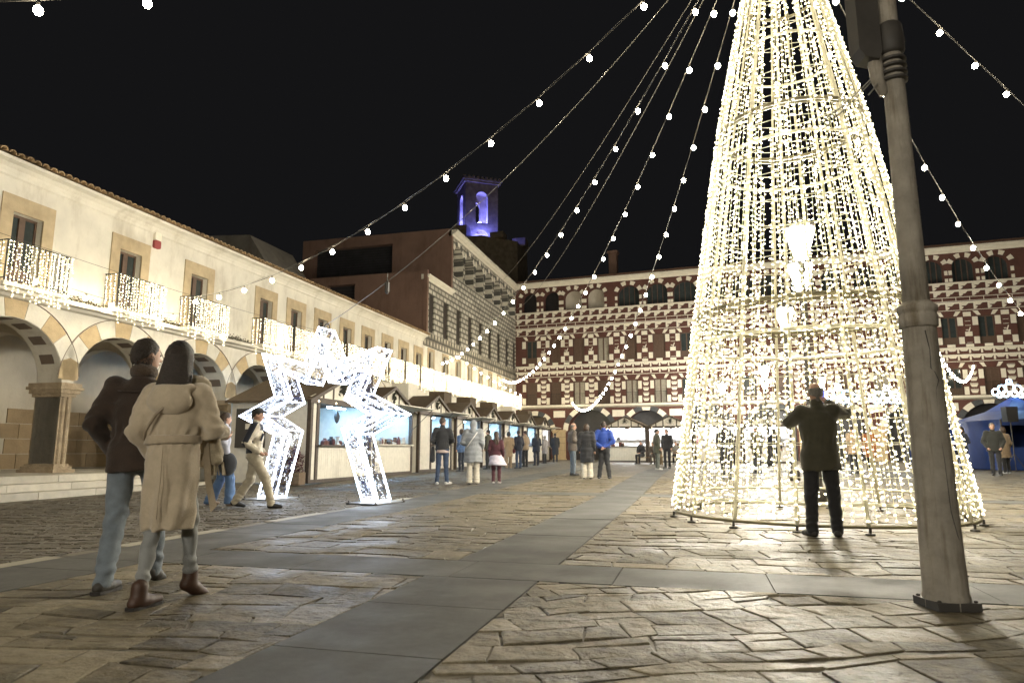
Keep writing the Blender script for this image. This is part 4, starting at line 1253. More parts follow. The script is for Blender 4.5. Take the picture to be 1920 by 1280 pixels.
    for i in range(goods):
        x = rg.uniform(xa + .1, hw - .2); s_ = rg.uniform(.05, .13); hh = rg.uniform(.06, .28)
        y = rg.choice((rg.uniform(-.05, .25), rg.uniform(-.05, .25), dep - .25)); z = 1.04 if y < 1 else 1.48
        prof = rg.choice(([(s_, 0), (s_, hh * .6), (s_ * .4, hh * .8), (s_ * .4, hh)], [(s_ * .6, 0), (s_, hh * .4), (s_ * .8, hh * .9), (s_ * .2, hh)], [(s_, 0), (s_ * .95, hh)], [(s_ * .9, 0), (s_ * .3, hh * .3), (s_ * .3, hh * .6), (s_ * .7, hh)]))
        MB().lathe(prof, 7, (x, y, z)).build("stock_item", rg.choice(pal), t)
    for i in range(4 if seed >= 80 or seed == 50 else 0):
        x = -hw + .3 + (w - .6) * i / 3
        MB().lathe([(.004, -.05), (.022, -.035), (.022, -.015), (.008, 0)], 6, (x, -.10, ze - .02)).build("eave_lamp", EM("eave_glow", (1, .8, .5), 5), t)
    return t
SX = -10.2
names = ["nearest market stall, open counter lit blue, standing behind the star arch", "second market stall, dark crowded stock glowing green blue behind the right star leg",
         "third market stall with pale blue empty interior behind the man in dark sweater", "fourth market stall with red valance behind the grey quilted coat",
         "fifth market stall along the arcade, blue lit, behind the girl in maroon", "sixth market stall along the arcade with small queue at its counter",
         "seventh market stall along the arcade near its far end", "last market stall of the row beside the yellow stone pillar"]
cen = [18.4, 21.95, 26.1, 30.2, 34.0, 38.0, 42.3, 46.6]
for i, c in enumerate(cen):
    stall(names[i], (SX, c, gz(SX, c)), R(90), 3.45 if i != 2 else 3.6, 2.5, (3.0, 3.05, 2.3, 2.4, 2.3, 2.3, 2.3, 2.3)[i], strip_w if i in (7,) else strip_b, (26, 34, 8, 16, 10, 10, 8, 8)[i], i >= 1, 50 + i, "market stalls in a row along the arcade", vent=i >= 1)
# closing panels between stalls
for i, (ya, yb) in enumerate(((23.75, 24.25), (27.95, 28.4))):
    pass
# details in the first stalls
q = thing("blue_banner", "small blue screen with a reddish ring hanging in the nearest stall", "screen", (SX - 2.35, 17.75, gz(SX, 18) + 1.62), R(90))
MB().box(-.42, .42, -.02, .02, 0, .46).build("panel", screen_e, q)
MB().tube([(.05 + .13 * math.cos(2 * PI * k / 16), -.03, .23 + .13 * math.sin(2 * PI * k / 16)) for k in range(16)], .025, 5, 0, True).build("ring_mark", M("ring_red", (.35, .03, .08), .5), q)
q = thing("wheel_sign", "round green spoked wheel sign on the back wall of the nearest stall", "sign", (SX - 2.36, 18.95, gz(SX, 18) + 1.60), R(90))
gr = M("wheel_green", (.02, .16, .09), .5)
MB().tube([(.27 * math.cos(2 * PI * k / 20), 0, .27 * math.sin(2 * PI * k / 20)) for k in range(20)], .045, 6, 0, True).build("rim", gr, q)
for k in range(4):
    a = PI * k / 4; MB().tube([(-.26 * math.cos(a), 0, -.26 * math.sin(a)), (.26 * math.cos(a), 0, .26 * math.sin(a))], .022, 5).build("spoke", gr, q)
q = thing("hanging_lantern", "dark ornate lantern hanging inside the nearest stall", "lantern", (SX - .35, 18.8, gz(SX, 18) + 1.72))
MB().lathe([(.01, -.02), (.05, .03), (.08, .12), (.09, .2), (.05, .3), (.02, .36), (.006, .5)], 8).build("body", postd, q)
q = thing("direction_sign", "dark notice board with two pale arrow boards on the end wall of the nearest stall", "sign", (SX - 1.3, 16.62, gz(SX, 17)))
MB().box(-.95, .0, -.03, 0, .98, 2.06).build("board", M("notice_dark", (.05, .045, .04), .6), q)
for k, z in enumerate((1.83, 1.55)):
    d = 1
    MB().prism([(-.62, z - .06), (-.14, z - .06), (-.14, z - .11), (-.03, z + .02), (-.14, z + .13), (-.14, z + .09), (-.62, z + .09)], 'y', -.055, -.032).build("arrow_board", board_w, q)
# planter with dark red leaves
q = thing("planter_box", "wooden crate planter with dark red leafy plant at the corner of the nearest stall", "planter", (-10.42, 16.28, gz(-9.8, 16)))
q.scale = (.8, .8, .85)
b = MB(); b.box(-.42, .42, -.2, .2, .03, .42); b.build("crate", M("crate_wood", (.16, .11, .07), .8, .25, 9), q)
b = MB()
for z in (.08, .20, .32):
    b.box(-.44, .44, -.225, -.2, z, z + .09)
b.build("slats", M("crate_wood2", (.20, .145, .09), .8, .25, 9), q)
b = MB(); rg = random.Random(4)
for i in range(900):
    a = rg.uniform(0, 6.28); r_ = rg.random() ** .5 * .42; z = .42 + rg.random() * .85 * (1 - (r_ / .5) ** 2 * .6); x, y = r_ * math.cos(a), r_ * math.sin(a) * .7
    s_ = rg.uniform(.03, .06); q1, q2 = rg.uniform(0, 6.28), rg.uniform(-.8, .8)
    e = Vector((math.cos(q1), math.sin(q1), q2)) * s_; n_ = Vector((-math.sin(q1), math.cos(q1), rg.uniform(-.5, .5))) * s_ * .5; p = Vector((x, y, z))
    b.add([p - e, p + n_, p + e, p - n_], [(0, 1, 2, 3)])
o = b.build("foliage", M("plant_maroon", (.10, .022, .035), .6, .5, 30), q); o["kind"] = "stuff"
for k in range(5):
    MB().tube([(rg.uniform(-.2, .2), 0, .4), (rg.uniform(-.3, .3), rg.uniform(-.2, .2), 1.0)], .012, 5).build("stem", wood_dark, q)

nm2 = ["white lit market stall with timbered gable right of the passage arch", "white lit market stall beside it, half hidden by the left edge of the light tree", "white lit market stall seen through the middle of the light tree", "white lit market stall seen through the right half of the light tree"]
for i in range(4):
    u0 = 11.35 + 2.95 * i
    base = Vector((-15, 57.3, 0)) + Vector((math.cos(TH), math.sin(TH), 0)) * u0 + Vector((math.sin(TH), -math.cos(TH), 0)) * 10.2
    stall(nm2[i], (base.x, base.y, gz(base.x, base.y)), TH, 2.9, 2.3, 2.7, strip_w, 7, False, 80 + i, "white lit stalls in front of the red building", vent=False)

# ------------------------------------------------------------------ blue tents, light motifs, speaker
def tent(label, x, y, rz, w, seed):
    t = thing("canopy_tent", label, "tent", (x, y, gz(x, y)), rz, "blue canopy tents on the right")
    h = w / 2
    for sx_, sy in ((-1, -1), (1, -1), (1, 1), (-1, 1)): MB().box(sx_ * h - .025, sx_ * h + .025, sy * h - .025, sy * h + .025, 0, 2.1).build("leg", postd, t)
    b = MB(); vs = [(-h, -h, 2.1), (h, -h, 2.1), (h, h, 2.1), (-h, h, 2.1), (0, 0, 3.2)] + [(-h * .45, -h * .45, 2.52), (h * .45, -h * .45, 2.52), (h * .45, h * .45, 2.52), (-h * .45, h * .45, 2.52)]
    b.add(vs, [(0, 1, 6, 5), (1, 2, 7, 6), (2, 3, 8, 7), (3, 0, 5, 8), (5, 6, 4), (6, 7, 4), (7, 8, 4), (8, 5, 4)]); b.build("canopy", tent_b, t)
    b = MB()
    for k in range(4):
        a = PI / 2 * k; c_, s_ = math.cos(a), math.sin(a)
        p, q = (-h * c_ + h * s_, -h * s_ - h * c_), (h * c_ + h * s_, h * s_ - h * c_)
        b.add([(p[0], p[1], 1.85), (q[0], q[1], 1.85), (q[0], q[1], 2.1), (p[0], p[1], 2.1)], [(0, 1, 2, 3)])
    b.build("valance", tent_b, t)
    MB().box(-h, h, h - .02, h, .02, 2.1).build("back_sheet", tent_b, t)
    MB().box(-h, -h + .02, -h, h - .03, .02, 2.1).build("side_sheet", tent_b, t)
    b = MB(); b.box(-h + .03, h - .03, -h - .01, -h + .02, .02, .95); b.build("front_sheet", tent_b, t)
    b = MB(); b.box(-h * .1, h * .55, -h - .012, -h - .004, 1.94, 2.0); b.build("printed_strip", whitew, t)
tent("peaked blue canopy tent behind the man in dark jacket at the right edge", 13.6, 34.9, R(12), 3.6, 1)
tent("blue canopy tent partly cut by the right edge of the picture", 17.6, 36.0, R(12), 3.6, 2)
q = thing("blue_hoarding", "tall dark blue hoarding printed with pale figures 30 beside the tent", "hoarding", (10.3, 35.2, gz(10, 35)), R(10))
MB().box(-1.05, 1.05, 0, .1, 0, 3.15).build("panel", tent_b, q)
for s in (-1, 1): MB().box(s * 1.05 - .04, s * 1.05 + .04, -.03, .12, 0, 3.2).build("post", postd, q)
fc = bpy.data.curves.new("hoarding_text", 'FONT'); fc.body = "30"; fc.size = .62; fc.extrude = .006
tmp = bpy.data.objects.new("tmp", fc); COL.objects.link(tmp)
dg = bpy.context.evaluated_depsgraph_get(); tme = bpy.data.meshes.new_from_object(tmp.evaluated_get(dg)); bpy.data.objects.remove(tmp)
tme.materials.clear(); tme.materials.append(M("print_pale", (.40, .46, .60), .6))
link("printed_figures", tme, q, (.15, -.012, 2.15), (R(90), 0, 0))
def motif(label, x, y, z, rz, s=1.):
    t = thing("light_motif", label, "light decoration", (x, y, z), rz, "cold white scroll light motifs")
    b = MB()
    for (cx, cz, r_) in ((0, .28, .20), (-.33, .22, .17), (.33, .22, .17), (-.62, .10, .14), (.62, .10, .14), (-.18, .02, .13), (.18, .02, .13), (-.45, -.04, .10), (.45, -.04, .10), (0, .55, .10)):
        b = MB(); b.tube([(s * (cx + r_ * math.cos(2 * PI * k / 14)), 0, s * (cz + r_ * math.sin(2 * PI * k / 14))) for k in range(14)], .028 * s, 5, 0, True); b.build("light_scroll", motif_e, t)
    MB().box(-.8 * s, .8 * s, .03, .05, -.16 * s, -.12 * s).build("bracket", postd, t)
motif("scroll light motif over the peak of the blue tent at the right edge", 13.35, 34.5, 3.42, R(12), 1.0)
motif("scroll light motif on top of the blue hoarding beside the post", 10.1, 35.1, 3.40, R(10), .9)
motif("scroll light motif seen through the tree beside the raised phone", 6.2, 33.2, 3.2, R(8), 1.1)
motif("scroll light motif seen through the tree just left of the post", 8.3, 33.8, 3.2, R(8), 1.0)
for x, y, z, rz in ((6.2, 33.25, 3.2, 8), (8.3, 33.85, 3.2, 8)):
    o = thing("motif_mast", "thin dark mast carrying a scroll light motif %s" % ("nearer the phone" if x < 7 else "nearer the post"), "mast", (x, y, gz(x, y)))
    MB().tube([(0, .06, 0), (0, .06, 2.95)], .04, 8).build("pole", postd, o)
q = thing("loudspeaker_stand", "black loudspeaker on a thin stand in front of the blue tent", "loudspeaker", (12.2, 31.8, gz(12, 32)), R(10))
MB().tube([(0, 0, .4), (0, 0, 2.0)], .02, 8).build("pole", postd, q)
for k in range(3):
    a = 2 * PI * k / 3; MB().tube([(0, 0, .7), (.4 * math.cos(a), .4 * math.sin(a), .02)], .014, 6).build("leg", postd, q)
MB().prism([(-.2, 1.95), (.2, 1.95), (.22, 2.55), (-.22, 2.55)], 'y', -.18, .18).build("cabinet", M("speaker_black", (.012, .012, .012), .7), q)
# picnic table by the white stalls
q = thing("picnic_table", "wooden picnic table with benches left of the light tree", "table", (-1.35, 40.6, gz(-1.3, 40.6)), R(8))
wp_ = M("picnic_wood", (.25, .18, .10), .7, .2, 9)
for k in range(4): MB().box(-.9, .9, -.36 + k * .18, -.20 + k * .18, .72, .76).build("table_plank", wp_, q)
for s in (-1, 1):
    MB().box(-.9, .9, s * .72 - .13, s * .72 + .13, .42, .46).build("bench_plank", wp_, q)
    for x in (-.65, .65):
        MB().tube([(x, s * .08, .73), (x, s * .6, 0)], .04, 4).build("leg", wp_, q)
for x in (-.65, .65): MB().box(x - .03, x + .03, -.80, .80, .36, .42).build("cross_rail", wp_, q)

# ------------------------------------------------------------------ people
def v3(p): return np.array(p, dtype=np.float32)
def cap(P, a, b, ra, rb):
    a, b = v3(a), v3(b); ab = b - a; L2 = float(ab @ ab) + 1e-9
    h = np.clip(((P - a) @ ab) / L2, 0, 1)
    return np.sqrt(((P - a - h[..., None] * ab) ** 2).sum(-1)) - (ra + (rb - ra) * h)
def ell(P, c, r, rot=0.):
    p = P - v3(c)
    if rot:
        c_, s_ = math.cos(rot), math.sin(rot)
        p = np.stack([p[..., 0] * c_ + p[..., 1] * s_, -p[..., 0] * s_ + p[..., 1] * c_, p[..., 2]], -1)
    q = p / v3(r); k0 = np.sqrt((q ** 2).sum(-1)); k1 = np.sqrt(((q / v3(r)) ** 2).sum(-1)) + 1e-6
    return k0 * (k0 - 1) / k1
def smin(a, b, k):
    h = np.clip(.5 + .5 * (b - a) / k, 0, 1)
    return b + (a - b) * h - k * h * (1 - h)
def loft(P, rows):
    """stacked ellipses: rows of (z, cx, cy, rx, ry)"""
    rows = sorted(rows); z = P[..., 2]; zz = [r[0] for r in rows]
    cx, cy_, rx, ry = [np.interp(z, zz, [r[i] for r in rows]) for i in (1, 2, 3, 4)]
    d = (np.sqrt(((P[..., 0] - cx) / rx) ** 2 + ((P[..., 1] - cy_) / ry) ** 2) - 1) * np.minimum(rx, ry)
    return np.maximum(d, np.maximum(zz[0] - z, z - zz[-1]))
def wrinkle(P, amp, f=1., sd=0.):
    x, y, z = P[..., 0] * f, P[..., 1] * f, P[..., 2] * f
    return amp * (np.sin(21 * z + 9 * x + 3 * np.sin(11 * y + sd) + sd) * .5 + np.sin(13 * x - 17 * z + 4 * np.sin(9 * z + 7 * y) + 2 * sd) * .5 + .5 * np.sin(34 * z + 23 * y + 12 * x + sd))

def surf(f, lo, hi, h):
    lo = v3(lo); n = [int(math.ceil((hi[i] - lo[i]) / h)) + 1 for i in range(3)]
    ax = [lo[i] + h * np.arange(n[i], dtype=np.float32) for i in range(3)]
    G = np.stack(np.meshgrid(*ax, indexing='ij'), -1)
    F = f(G).astype(np.float32)
    F[0], F[-1], F[:, 0], F[:, -1], F[:, :, 0], F[:, :, -1] = [np.maximum(t, .001) for t in (F[0], F[-1], F[:, 0], F[:, -1], F[:, :, 0], F[:, :, -1])]
    S = F < 0
    cor = [(i, j, k) for i in (0, 1) for j in (0, 1) for k in (0, 1)]
    sl = lambda A, c: A[c[0]:A.shape[0] - 1 + c[0], c[1]:A.shape[1] - 1 + c[1], c[2]:A.shape[2] - 1 + c[2]]
    cnt = sum(sl(S, c).astype(np.int8) for c in cor)
    act = (cnt > 0) & (cnt < 8)
    idx = np.argwhere(act)
    if len(idx) == 0: return [], []
    acc = np.zeros((len(idx), 3), np.float32); num = np.zeros(len(idx), np.float32)
    for a in cor:
        for d in range(3):
            if a[d]: continue
            b = list(a); b[d] = 1
            fa = F[tuple((idx + a).T)]; fb = F[tuple((idx + b).T)]
            cr = (fa < 0) != (fb < 0)
            t = np.where(cr, fa / (fa - fb + 1e-12), 0)
            p = np.tile(np.array(a, np.float32), (len(idx), 1)); p[:, d] = t
            acc[cr] += p[cr]; num[cr] += 1
    V = lo + h * (idx + acc / num[:, None])
    vid = -np.ones(act.shape, np.int64); vid[tuple(idx.T)] = np.arange(len(idx))
    faces = []
    for d in range(3):
        s0 = [slice(1, -1)] * 3; s1 = [slice(1, -1)] * 3
        s0[d] = slice(0, -1); s1[d] = slice(1, None)
        A, B = S[tuple(s0)], S[tuple(s1)]
        e = np.argwhere(A != B)
        if not len(e): continue
        inside = A[tuple(e.T)]
        off = np.array([1, 1, 1]); off[d] = 0
        e = e + off
        u_, w_ = (d + 1) % 3, (d + 2) % 3
        du = np.zeros(3, int); du[u_] = 1; dw = np.zeros(3, int); dw[w_] = 1
        q = np.stack([vid[tuple((e - du - dw).T)], vid[tuple((e - dw).T)], vid[tuple(e.T)], vid[tuple((e - du).T)]], 1)
        q[~inside] = q[~inside][:, ::-1]
        faces.append(q)
    return V, np.concatenate(faces)

def sdf_obj(name, f, lo, hi, h, mat, parent, extra=None):
    V, Fc = surf(f, lo, hi, h)
    V = [tuple(map(float, v)) for v in V]; Fc = [tuple(map(int, q)) for q in Fc]
    if extra:
        for (V2, F2) in extra:
            o = len(V); V += [tuple(map(float, v)) for v in V2]; Fc += [tuple(int(i) + o for i in q) for q in F2]
    me = bpy.data.meshes.new(name); me.from_pydata(V, [], Fc); me.materials.append(mat)
    me.polygons.foreach_set("use_smooth", [True] * len(me.polygons)); me.update()
    return link(name, me, parent)

def CL(name, col, rough=.85, var=.15, scale=14, bump=.15, bscale=90, sheen=.2):
    return M("cloth_" + name, col, rough, var, scale, bump, bscale, sheen=sheen)
SKIN = M("skin", (.46, .27, .19), .55, .06, 20)
EYE = M("eye_dark", (.02, .015, .012), .3)
LIP = M("lip", (.30, .11, .09), .5)
HAIRS = {"black": M("hair_black", (.012, .010, .009), .5, .3, 40, .4, 120), "brown": M("hair_brown", (.045, .026, .015), .5, .3, 40, .4, 120), "grey": M("hair_grey", (.16, .145, .125), .6, .3, 40, .4, 120), "dark": M("hair_dark", (.030, .020, .014), .5, .3, 40, .4, 120)}

def person(label, loc, face, H=1.75, res=.022, pose=None, top=None, legs=None, shoe=(.03, .03, .03), hair=("short", "dark"), group=None, head_yaw=0, hat=None, extras=(), fine=False):
    """face: heading in degrees, 0 looks along +y, positive turns left. Local frame: x right, y forward, z up, 1.75 tall before scaling"""
    J = dict(lh=(-.09, 0, .92), rh=(.09, 0, .92), lk=(-.10, .02, .50), rk=(.10, .02, .50), la=(-.10, 0, .085), ra=(.10, 0, .085), lf=8, rf=-8,
             ls=(-.175, 0, 1.42), rs=(.175, 0, 1.42), le=(-.235, -.04, 1.15), re=(.235, -.04, 1.15), lw=(-.235, .05, .91), rw=(.235, .05, .91), nk=(0, -.005, 1.47), hd=(0, .02, 1.635), sit=0)
    J.update(pose or {})
    hy = R(head_yaw); hd = v3(J["hd"])
    def hp(x, y, z): return hd + v3((x * math.cos(hy) - y * math.sin(hy), x * math.sin(hy) + y * math.cos(hy), z))
    ft = {}
    for s in "lr":
        a = R(J[s + "f"]); d = np.array([math.sin(-a), math.cos(a), 0]); ft[s] = d
    def hand(P, s):
        w, e = v3(J[s + "w"]), v3(J[s + "e"]); d = (w - e) / (np.linalg.norm(w - e) + 1e-6)
        side = np.cross(d, v3((0, 0, 1))); side = side / (np.linalg.norm(side) + 1e-6) if np.linalg.norm(side) > .2 else v3((1, 0, 0))
        nn = np.cross(side, d)
        if J.get("curl"): nn = v3(J["curl"])
        r_ = cap(P, w, w + d * .075, .027, .034)
        for k, ln in enumerate((.062, .072, .068, .052)):
            b0 = w + d * .085 + side * (k - 1.5) * .0195; m0 = b0 + d * ln * .55 + nn * .012; t0 = m0 + d * ln * .30 + nn * .032
            r_ = np.minimum(r_, np.minimum(cap(P, b0, m0, .0095, .009), cap(P, m0, t0, .009, .0075)))
        sg_ = 1 if s == "l" else -1
        b0 = w + d * .03 + side * sg_ * .028; m0 = b0 + d * .035 + side * sg_ * .022 + nn * .012
        return smin(r_, np.minimum(cap(P, b0, m0, .012, .0105), cap(P, m0, m0 + d * .03 + nn * .008, .0105, .008)), .008)
    def fbody(P):
        d = ell(P, hp(0, -.004, .018), (.076, .096, .104), hy)
        d = smin(d, ell(P, hp(0, .022, -.055), (.056, .066, .062), hy), .03)
        d = smin(d, cap(P, hp(0, .088, -.005), hp(0, .108, -.030), .009, .014), .012)
        for s in (-1, 1): d = smin(d, ell(P, hp(s * .078, -.012, -.012), (.012, .024, .034), hy), .008)
        for s in (-1, 1): d = np.maximum(d, -ell(P, hp(s * .030, .094, .008), (.017, .012, .010), hy))
        d = smin(d, cap(P, J["nk"], hd + v3((0, -.01, -.06)), .055, .05), .02)
        mid = (v3(J["lh"]) + v3(J["rh"])) / 2; ch = (v3(J["ls"]) + v3(J["rs"])) / 2 - v3((0, 0, .08))
        d = smin(d, cap(P, mid, ch, .10, .115), .05); d = smin(d, cap(P, J["ls"], J["rs"], .05, .05), .05)
        for s in "lr":
            d = smin(d, cap(P, J[s + "s"], J[s + "e"], .045, .036), .03); d = smin(d, cap(P, J[s + "e"], J[s + "w"], .036, .024), .02)
            d = smin(d, cap(P, J[s + "h"], J[s + "k"], .06, .038), .04); d = smin(d, cap(P, J[s + "k"], J[s + "a"], .036, .025), .02)
            if not fine: d = smin(d, hand(P, s), .015)
        return d
    A = np.array([v for k, v in J.items() if isinstance(v, (tuple, list)) and len(v) == 3 and k != "curl"])
    lo, hi = A.min(0) - .2, A.max(0) + .2; lo[2] = max(lo[2], -.02) if not J["sit"] else lo[2]
    extra = []
    if fine:
        for s in "lr":
            w = v3(J[s + "w"]); extra.append(surf(lambda P: hand(P, s), w - .2, w + .2, .0058))
    root = sdf_obj("person", fbody, lo, hi, min(res, .02), SKIN, None, extra)
    tag(root, label, "person", group)
    # face details
    if res <= .03:
        b = MB()
        for s in (-1, 1):
            p = hp(s * .030, .083, .008); b.lathe([(.001, -.009), (.009, -.005), (.010, 0), (.009, .005), (.001, .009)], 7, p)
        b.build("eyes", EYE, root, True)
        p, q = hp(-.022, .085, -.062), hp(.022, .085, -.062); MB().tube([p, hp(0, .092, -.062), q], .006, 5).build("mouth", LIP, root)
    # trousers
    lm, lw_ = legs if legs else (CL("black", (.02, .02, .022)), 1.)
    flare = J.get("flare", 1.)
    def fleg(P):
        mid = (v3(J["lh"]) + v3(J["rh"])) / 2
        d = ell(P, mid + v3((0, -.005, .0)), (.165 * lw_ ** .5, .125 * lw_ ** .5, .14))
        for s in "lr":
            e = v3(J[s + "a"]) + v3((0, 0, -.025))
            d = smin(d, cap(P, J[s + "h"], J[s + "k"], .092 * lw_, .066 * lw_), .045)
            d = smin(d, cap(P, J[s + "k"], e, .066 * lw_, .056 * lw_ * flare), .03)
        z = P[..., 2]; fold = 0
        for s in "lr":
            ka, aa = v3(J[s + "k"]), v3(J[s + "a"])
            near = np.exp(-((P[..., 0] - (ka[0] + aa[0]) / 2) / .10) ** 2)
            fold = fold + near * (np.exp(-((z - aa[2] - .06) / .09) ** 2) * .008 * np.sin(z * 85 + 2.5 * np.sin(P[..., 1] * 26 + loc[0])) + np.exp(-((z - ka[2]) / .10) ** 2) * .006 * np.sin(z * 60 + 3 * np.sin(P[..., 0] * 22 + P[..., 1] * 15)))
        return d + fold + wrinkle(P, .005, 1.15, loc[0] * 7)
    lo2 = A[:].min(0) - .22; hi2 = A.max(0) + .22; lo2[2] = .035 if not J["sit"] else lo2[2]; hi2[2] = max(J["lh"][2], J["rh"][2]) + .16
    sdf_obj("trousers", fleg, lo2, hi2, res, lm, root)
    # shoes
    sm_ = M("shoe_%d_%d_%d" % tuple(int(c * 99) for c in shoe), shoe, .55, .12, 12)
    hgt = J.get("boot", 0)
    for s in "lr":
        a = v3(J[s + "a"]); d_ = v3(ft[s]); pt_ = R(J.get(s + "p", 0))
        d2 = d_ * math.cos(pt_) + v3((0, 0, -math.sin(pt_)))
        hl = a + v3((0, 0, -.045)) - d_ * .035; toe = hl + d2 * .20
        def fs_(P):
            r_ = smin(cap(P, hl, hl + d2 * .09, .042, .044), cap(P, hl + d2 * .09, toe + v3((0, 0, -.008)), .044, .030), .02)
            r_ = smin(r_, cap(P, a + v3((0, 0, -.03)), a + v3((0, 0, -.01 + hgt)), .048 * (1.08 if hgt else .95), .050 if hgt else .040), .02)
            if not J.get(s + "p", 0): r_ = np.maximum(r_, .004 - P[..., 2])
            return r_
        sdf_obj("shoe", fs_, np.minimum(hl, toe) - .1, np.maximum(a + v3((0, 0, hgt)), toe) + .12, min(res, .014), sm_, root)
    # upper garment
    if top:
        tm_, hem, wd, pf = top["mat"], top.get("hem", .86), top.get("w", 1.), top.get("puff", 0)
        slv = top.get("slv", 1.); waist = top.get("waist", 1.); hemw = top.get("hemw", 1.)
        def ftop(P):
            sy = (J["ls"][1] + J["rs"][1]) / 2; py = (J["lh"][1] + J["rh"][1]) / 2; sxm = (J["ls"][0] + J["rs"][0]) / 2
            zs = J["ls"][2]; zh = J["lh"][2]
            rows = [(hem, 0, py, .185 * wd * hemw, .140 * wd * hemw), (zh, 0, py, .182 * wd * (1 + (hemw - 1) * .4), .138 * wd), (zh + .16, sxm * .4, py * .6 + sy * .4, .158 * wd * waist, .118 * wd * waist),
                    (zh + .34, sxm * .7, sy, .182 * wd, .130 * wd), (zs - .02, sxm, sy, .172 * wd, .108 * wd), (zs + .05, sxm, sy, .095 * wd, .085)]
            if hem >= zh: rows = rows[:1] + [r_ for r_ in rows[1:] if r_[0] > hem + .02]
            d = loft(P, rows)
            for s in "lr":
                d = smin(d, cap(P, J[s + "s"], J[s + "e"], .075 * slv * wd ** .5, .062 * slv), .045)
                e, w = v3(J[s + "e"]), v3(J[s + "w"]); d = smin(d, cap(P, e, e + (w - e) * .94, .061 * slv, .046 * slv), .025)
            nk = v3(J["nk"])
            c_ = top.get("collar", .035)
            d = smin(d, cap(P, nk + v3((0, -.012, -.02)), nk + v3((0, .004, c_)), .080, .070), .02)
            if top.get("hood"):
                d = smin(d, ell(P, nk + v3((0, -.10, -.035)), (.135, .075, .085)), .03)
                d = smin(d, cap(P, nk + v3((-.09, -.03, .0)), nk + v3((.09, -.03, .0)), .055, .055), .03)
            if pf: d = d - .006 * np.abs(np.sin(P[..., 2] * pf)) * 1.5
            th_ = np.arctan2(P[..., 0], P[..., 1] + .001)
            low = np.clip((J["lh"][2] + .10 - P[..., 2]) / .35, 0, 1)
            d = d + top.get("fold", .006) * low * np.sin(th_ * 7 + 1.7 * np.sin(P[..., 2] * 6 + loc[0]))
            d = d + top.get("fold", .006) * .7 * np.exp(-((P[..., 2] - J["lh"][2] - .17) / .07) ** 2) * np.sin(th_ * 15 + P[..., 2] * 18)
            for s in "lr":
                e = v3(J[s + "e"]); r_ = np.sqrt(((P - e) ** 2).sum(-1))
                d = d + .007 * np.exp(-(r_ / .15) ** 2) * np.sin(P[..., 2] * 75 + P[..., 1] * 40 + 2 * np.sin(P[..., 0] * 30))
            d = d + wrinkle(P, top.get("wr", .005), top.get("wf", .8), loc[1] * 3)
            return np.maximum(d, hem - P[..., 2] + .012 * np.sin(P[..., 0] * 14)) if not J["sit"] else d
        lo3 = A.min(0) - .24; hi3 = A.max(0) + .26; lo3[2] = hem - .03 if not J["sit"] else lo3[2]; hi3[2] = hd[2] - .02
        sdf_obj(top.get("name", "jacket"), ftop, lo3, hi3, res, tm_, root)
    # hair and hats
    if hair:
        kind, hc = hair
        def fhair(P):
            d = smin(ell(P, hp(0, -.012, .022), (.082, .098, .107), hy), cap(P, hp(0, -.055, -.03), hp(0, -.045, -.095), .052, .046), .03)
            if kind == "bald": d = np.maximum(d, P[..., 2] - (hd[2] + .055))
            fwd = (P[..., 1] - hd[1]) * math.cos(hy) - (P[..., 0] - hd[0]) * math.sin(hy)
            cut = np.maximum(fwd - .045 - np.clip((P[..., 2] - hd[2] - .03) * .9, -.2, .06), (hd[2] - (.10 if kind != "long" else .12)) - P[..., 2])
            cut = np.maximum(cut, fwd + .03 - np.clip((P[..., 2] - hd[2] + .02) * 2.5, -.06, .2))
            d = np.maximum(d, cut)
            if kind == "long":
                d = smin(d, loft(P, [(hd[2] - .34, hd[0] + .035, hd[1] - .125, .035, .022), (hd[2] - .26, hd[0] + .02, hd[1] - .115, .080, .042), (hd[2] - .17, hd[0] + .01, hd[1] - .09, .100, .055), (hd[2] - .06, hd[0], hd[1] - .055, .084, .076), (hd[2] + .03, hd[0], hd[1] - .03, .072, .078), (hd[2] + .10, hd[0], hd[1] - .02, .03, .04)]), .03)
            if kind == "bob":
                d = smin(d, ell(P, hp(0, -.03, -.04), (.098, .085, .085), hy), .03)
            if kind == "long": d = d + .007 * np.sin(P[..., 0] * 85 + 2.2 * np.sin(P[..., 2] * 17)) * np.clip((hd[2] + .06 - P[..., 2]) / .15, 0, 1)
            return d + .004 * np.sin(P[..., 0] * 110 + 3 * np.sin(P[..., 2] * 40)) * np.sin(P[..., 2] * 50 + P[..., 1] * 80) - .002
        sdf_obj("hair", fhair, hd - v3((.16, .18, .37)), hd + v3((.16, .16, .16)), min(res, .014), HAIRS[hc], root)
    if hat:
        hk, hm = hat
        def fhat(P):
            d = ell(P, hp(0, -.006, .035), (.092, .112, .105), hy)
            d = np.maximum(d, (hd[2] + (.035 if hk == "cap" else -.03)) - P[..., 2])
            if hk == "cap": d = np.minimum(d, np.maximum(ell(P, hp(0, .10, .052), (.07, .085, .014), hy), -1))
            if hk == "hood":
                d = smin(ell(P, hp(0, -.02, .01), (.105, .115, .130), hy), cap(P, hp(0, -.06, -.08), v3(J["nk"]) + v3((0, -.06, -.02)), .085, .10), .04)
                fwd = (P[..., 1] - hd[1]) * math.cos(hy) - (P[..., 0] - hd[0]) * math.sin(hy)
                d = np.maximum(d, fwd - .07)
            return d
        sdf_obj("hood" if hk == "hood" else "cap", fhat, hd - v3((.2, .22, .24)), hd + v3((.2, .26, .18)), min(res, .014), hm, root)
    for ex in extras: ex(root, J, res)
    s = H / 1.75
    root.scale = (s, s, s); root.location = loc; root.rotation_euler = (0, 0, R(face))
    return root

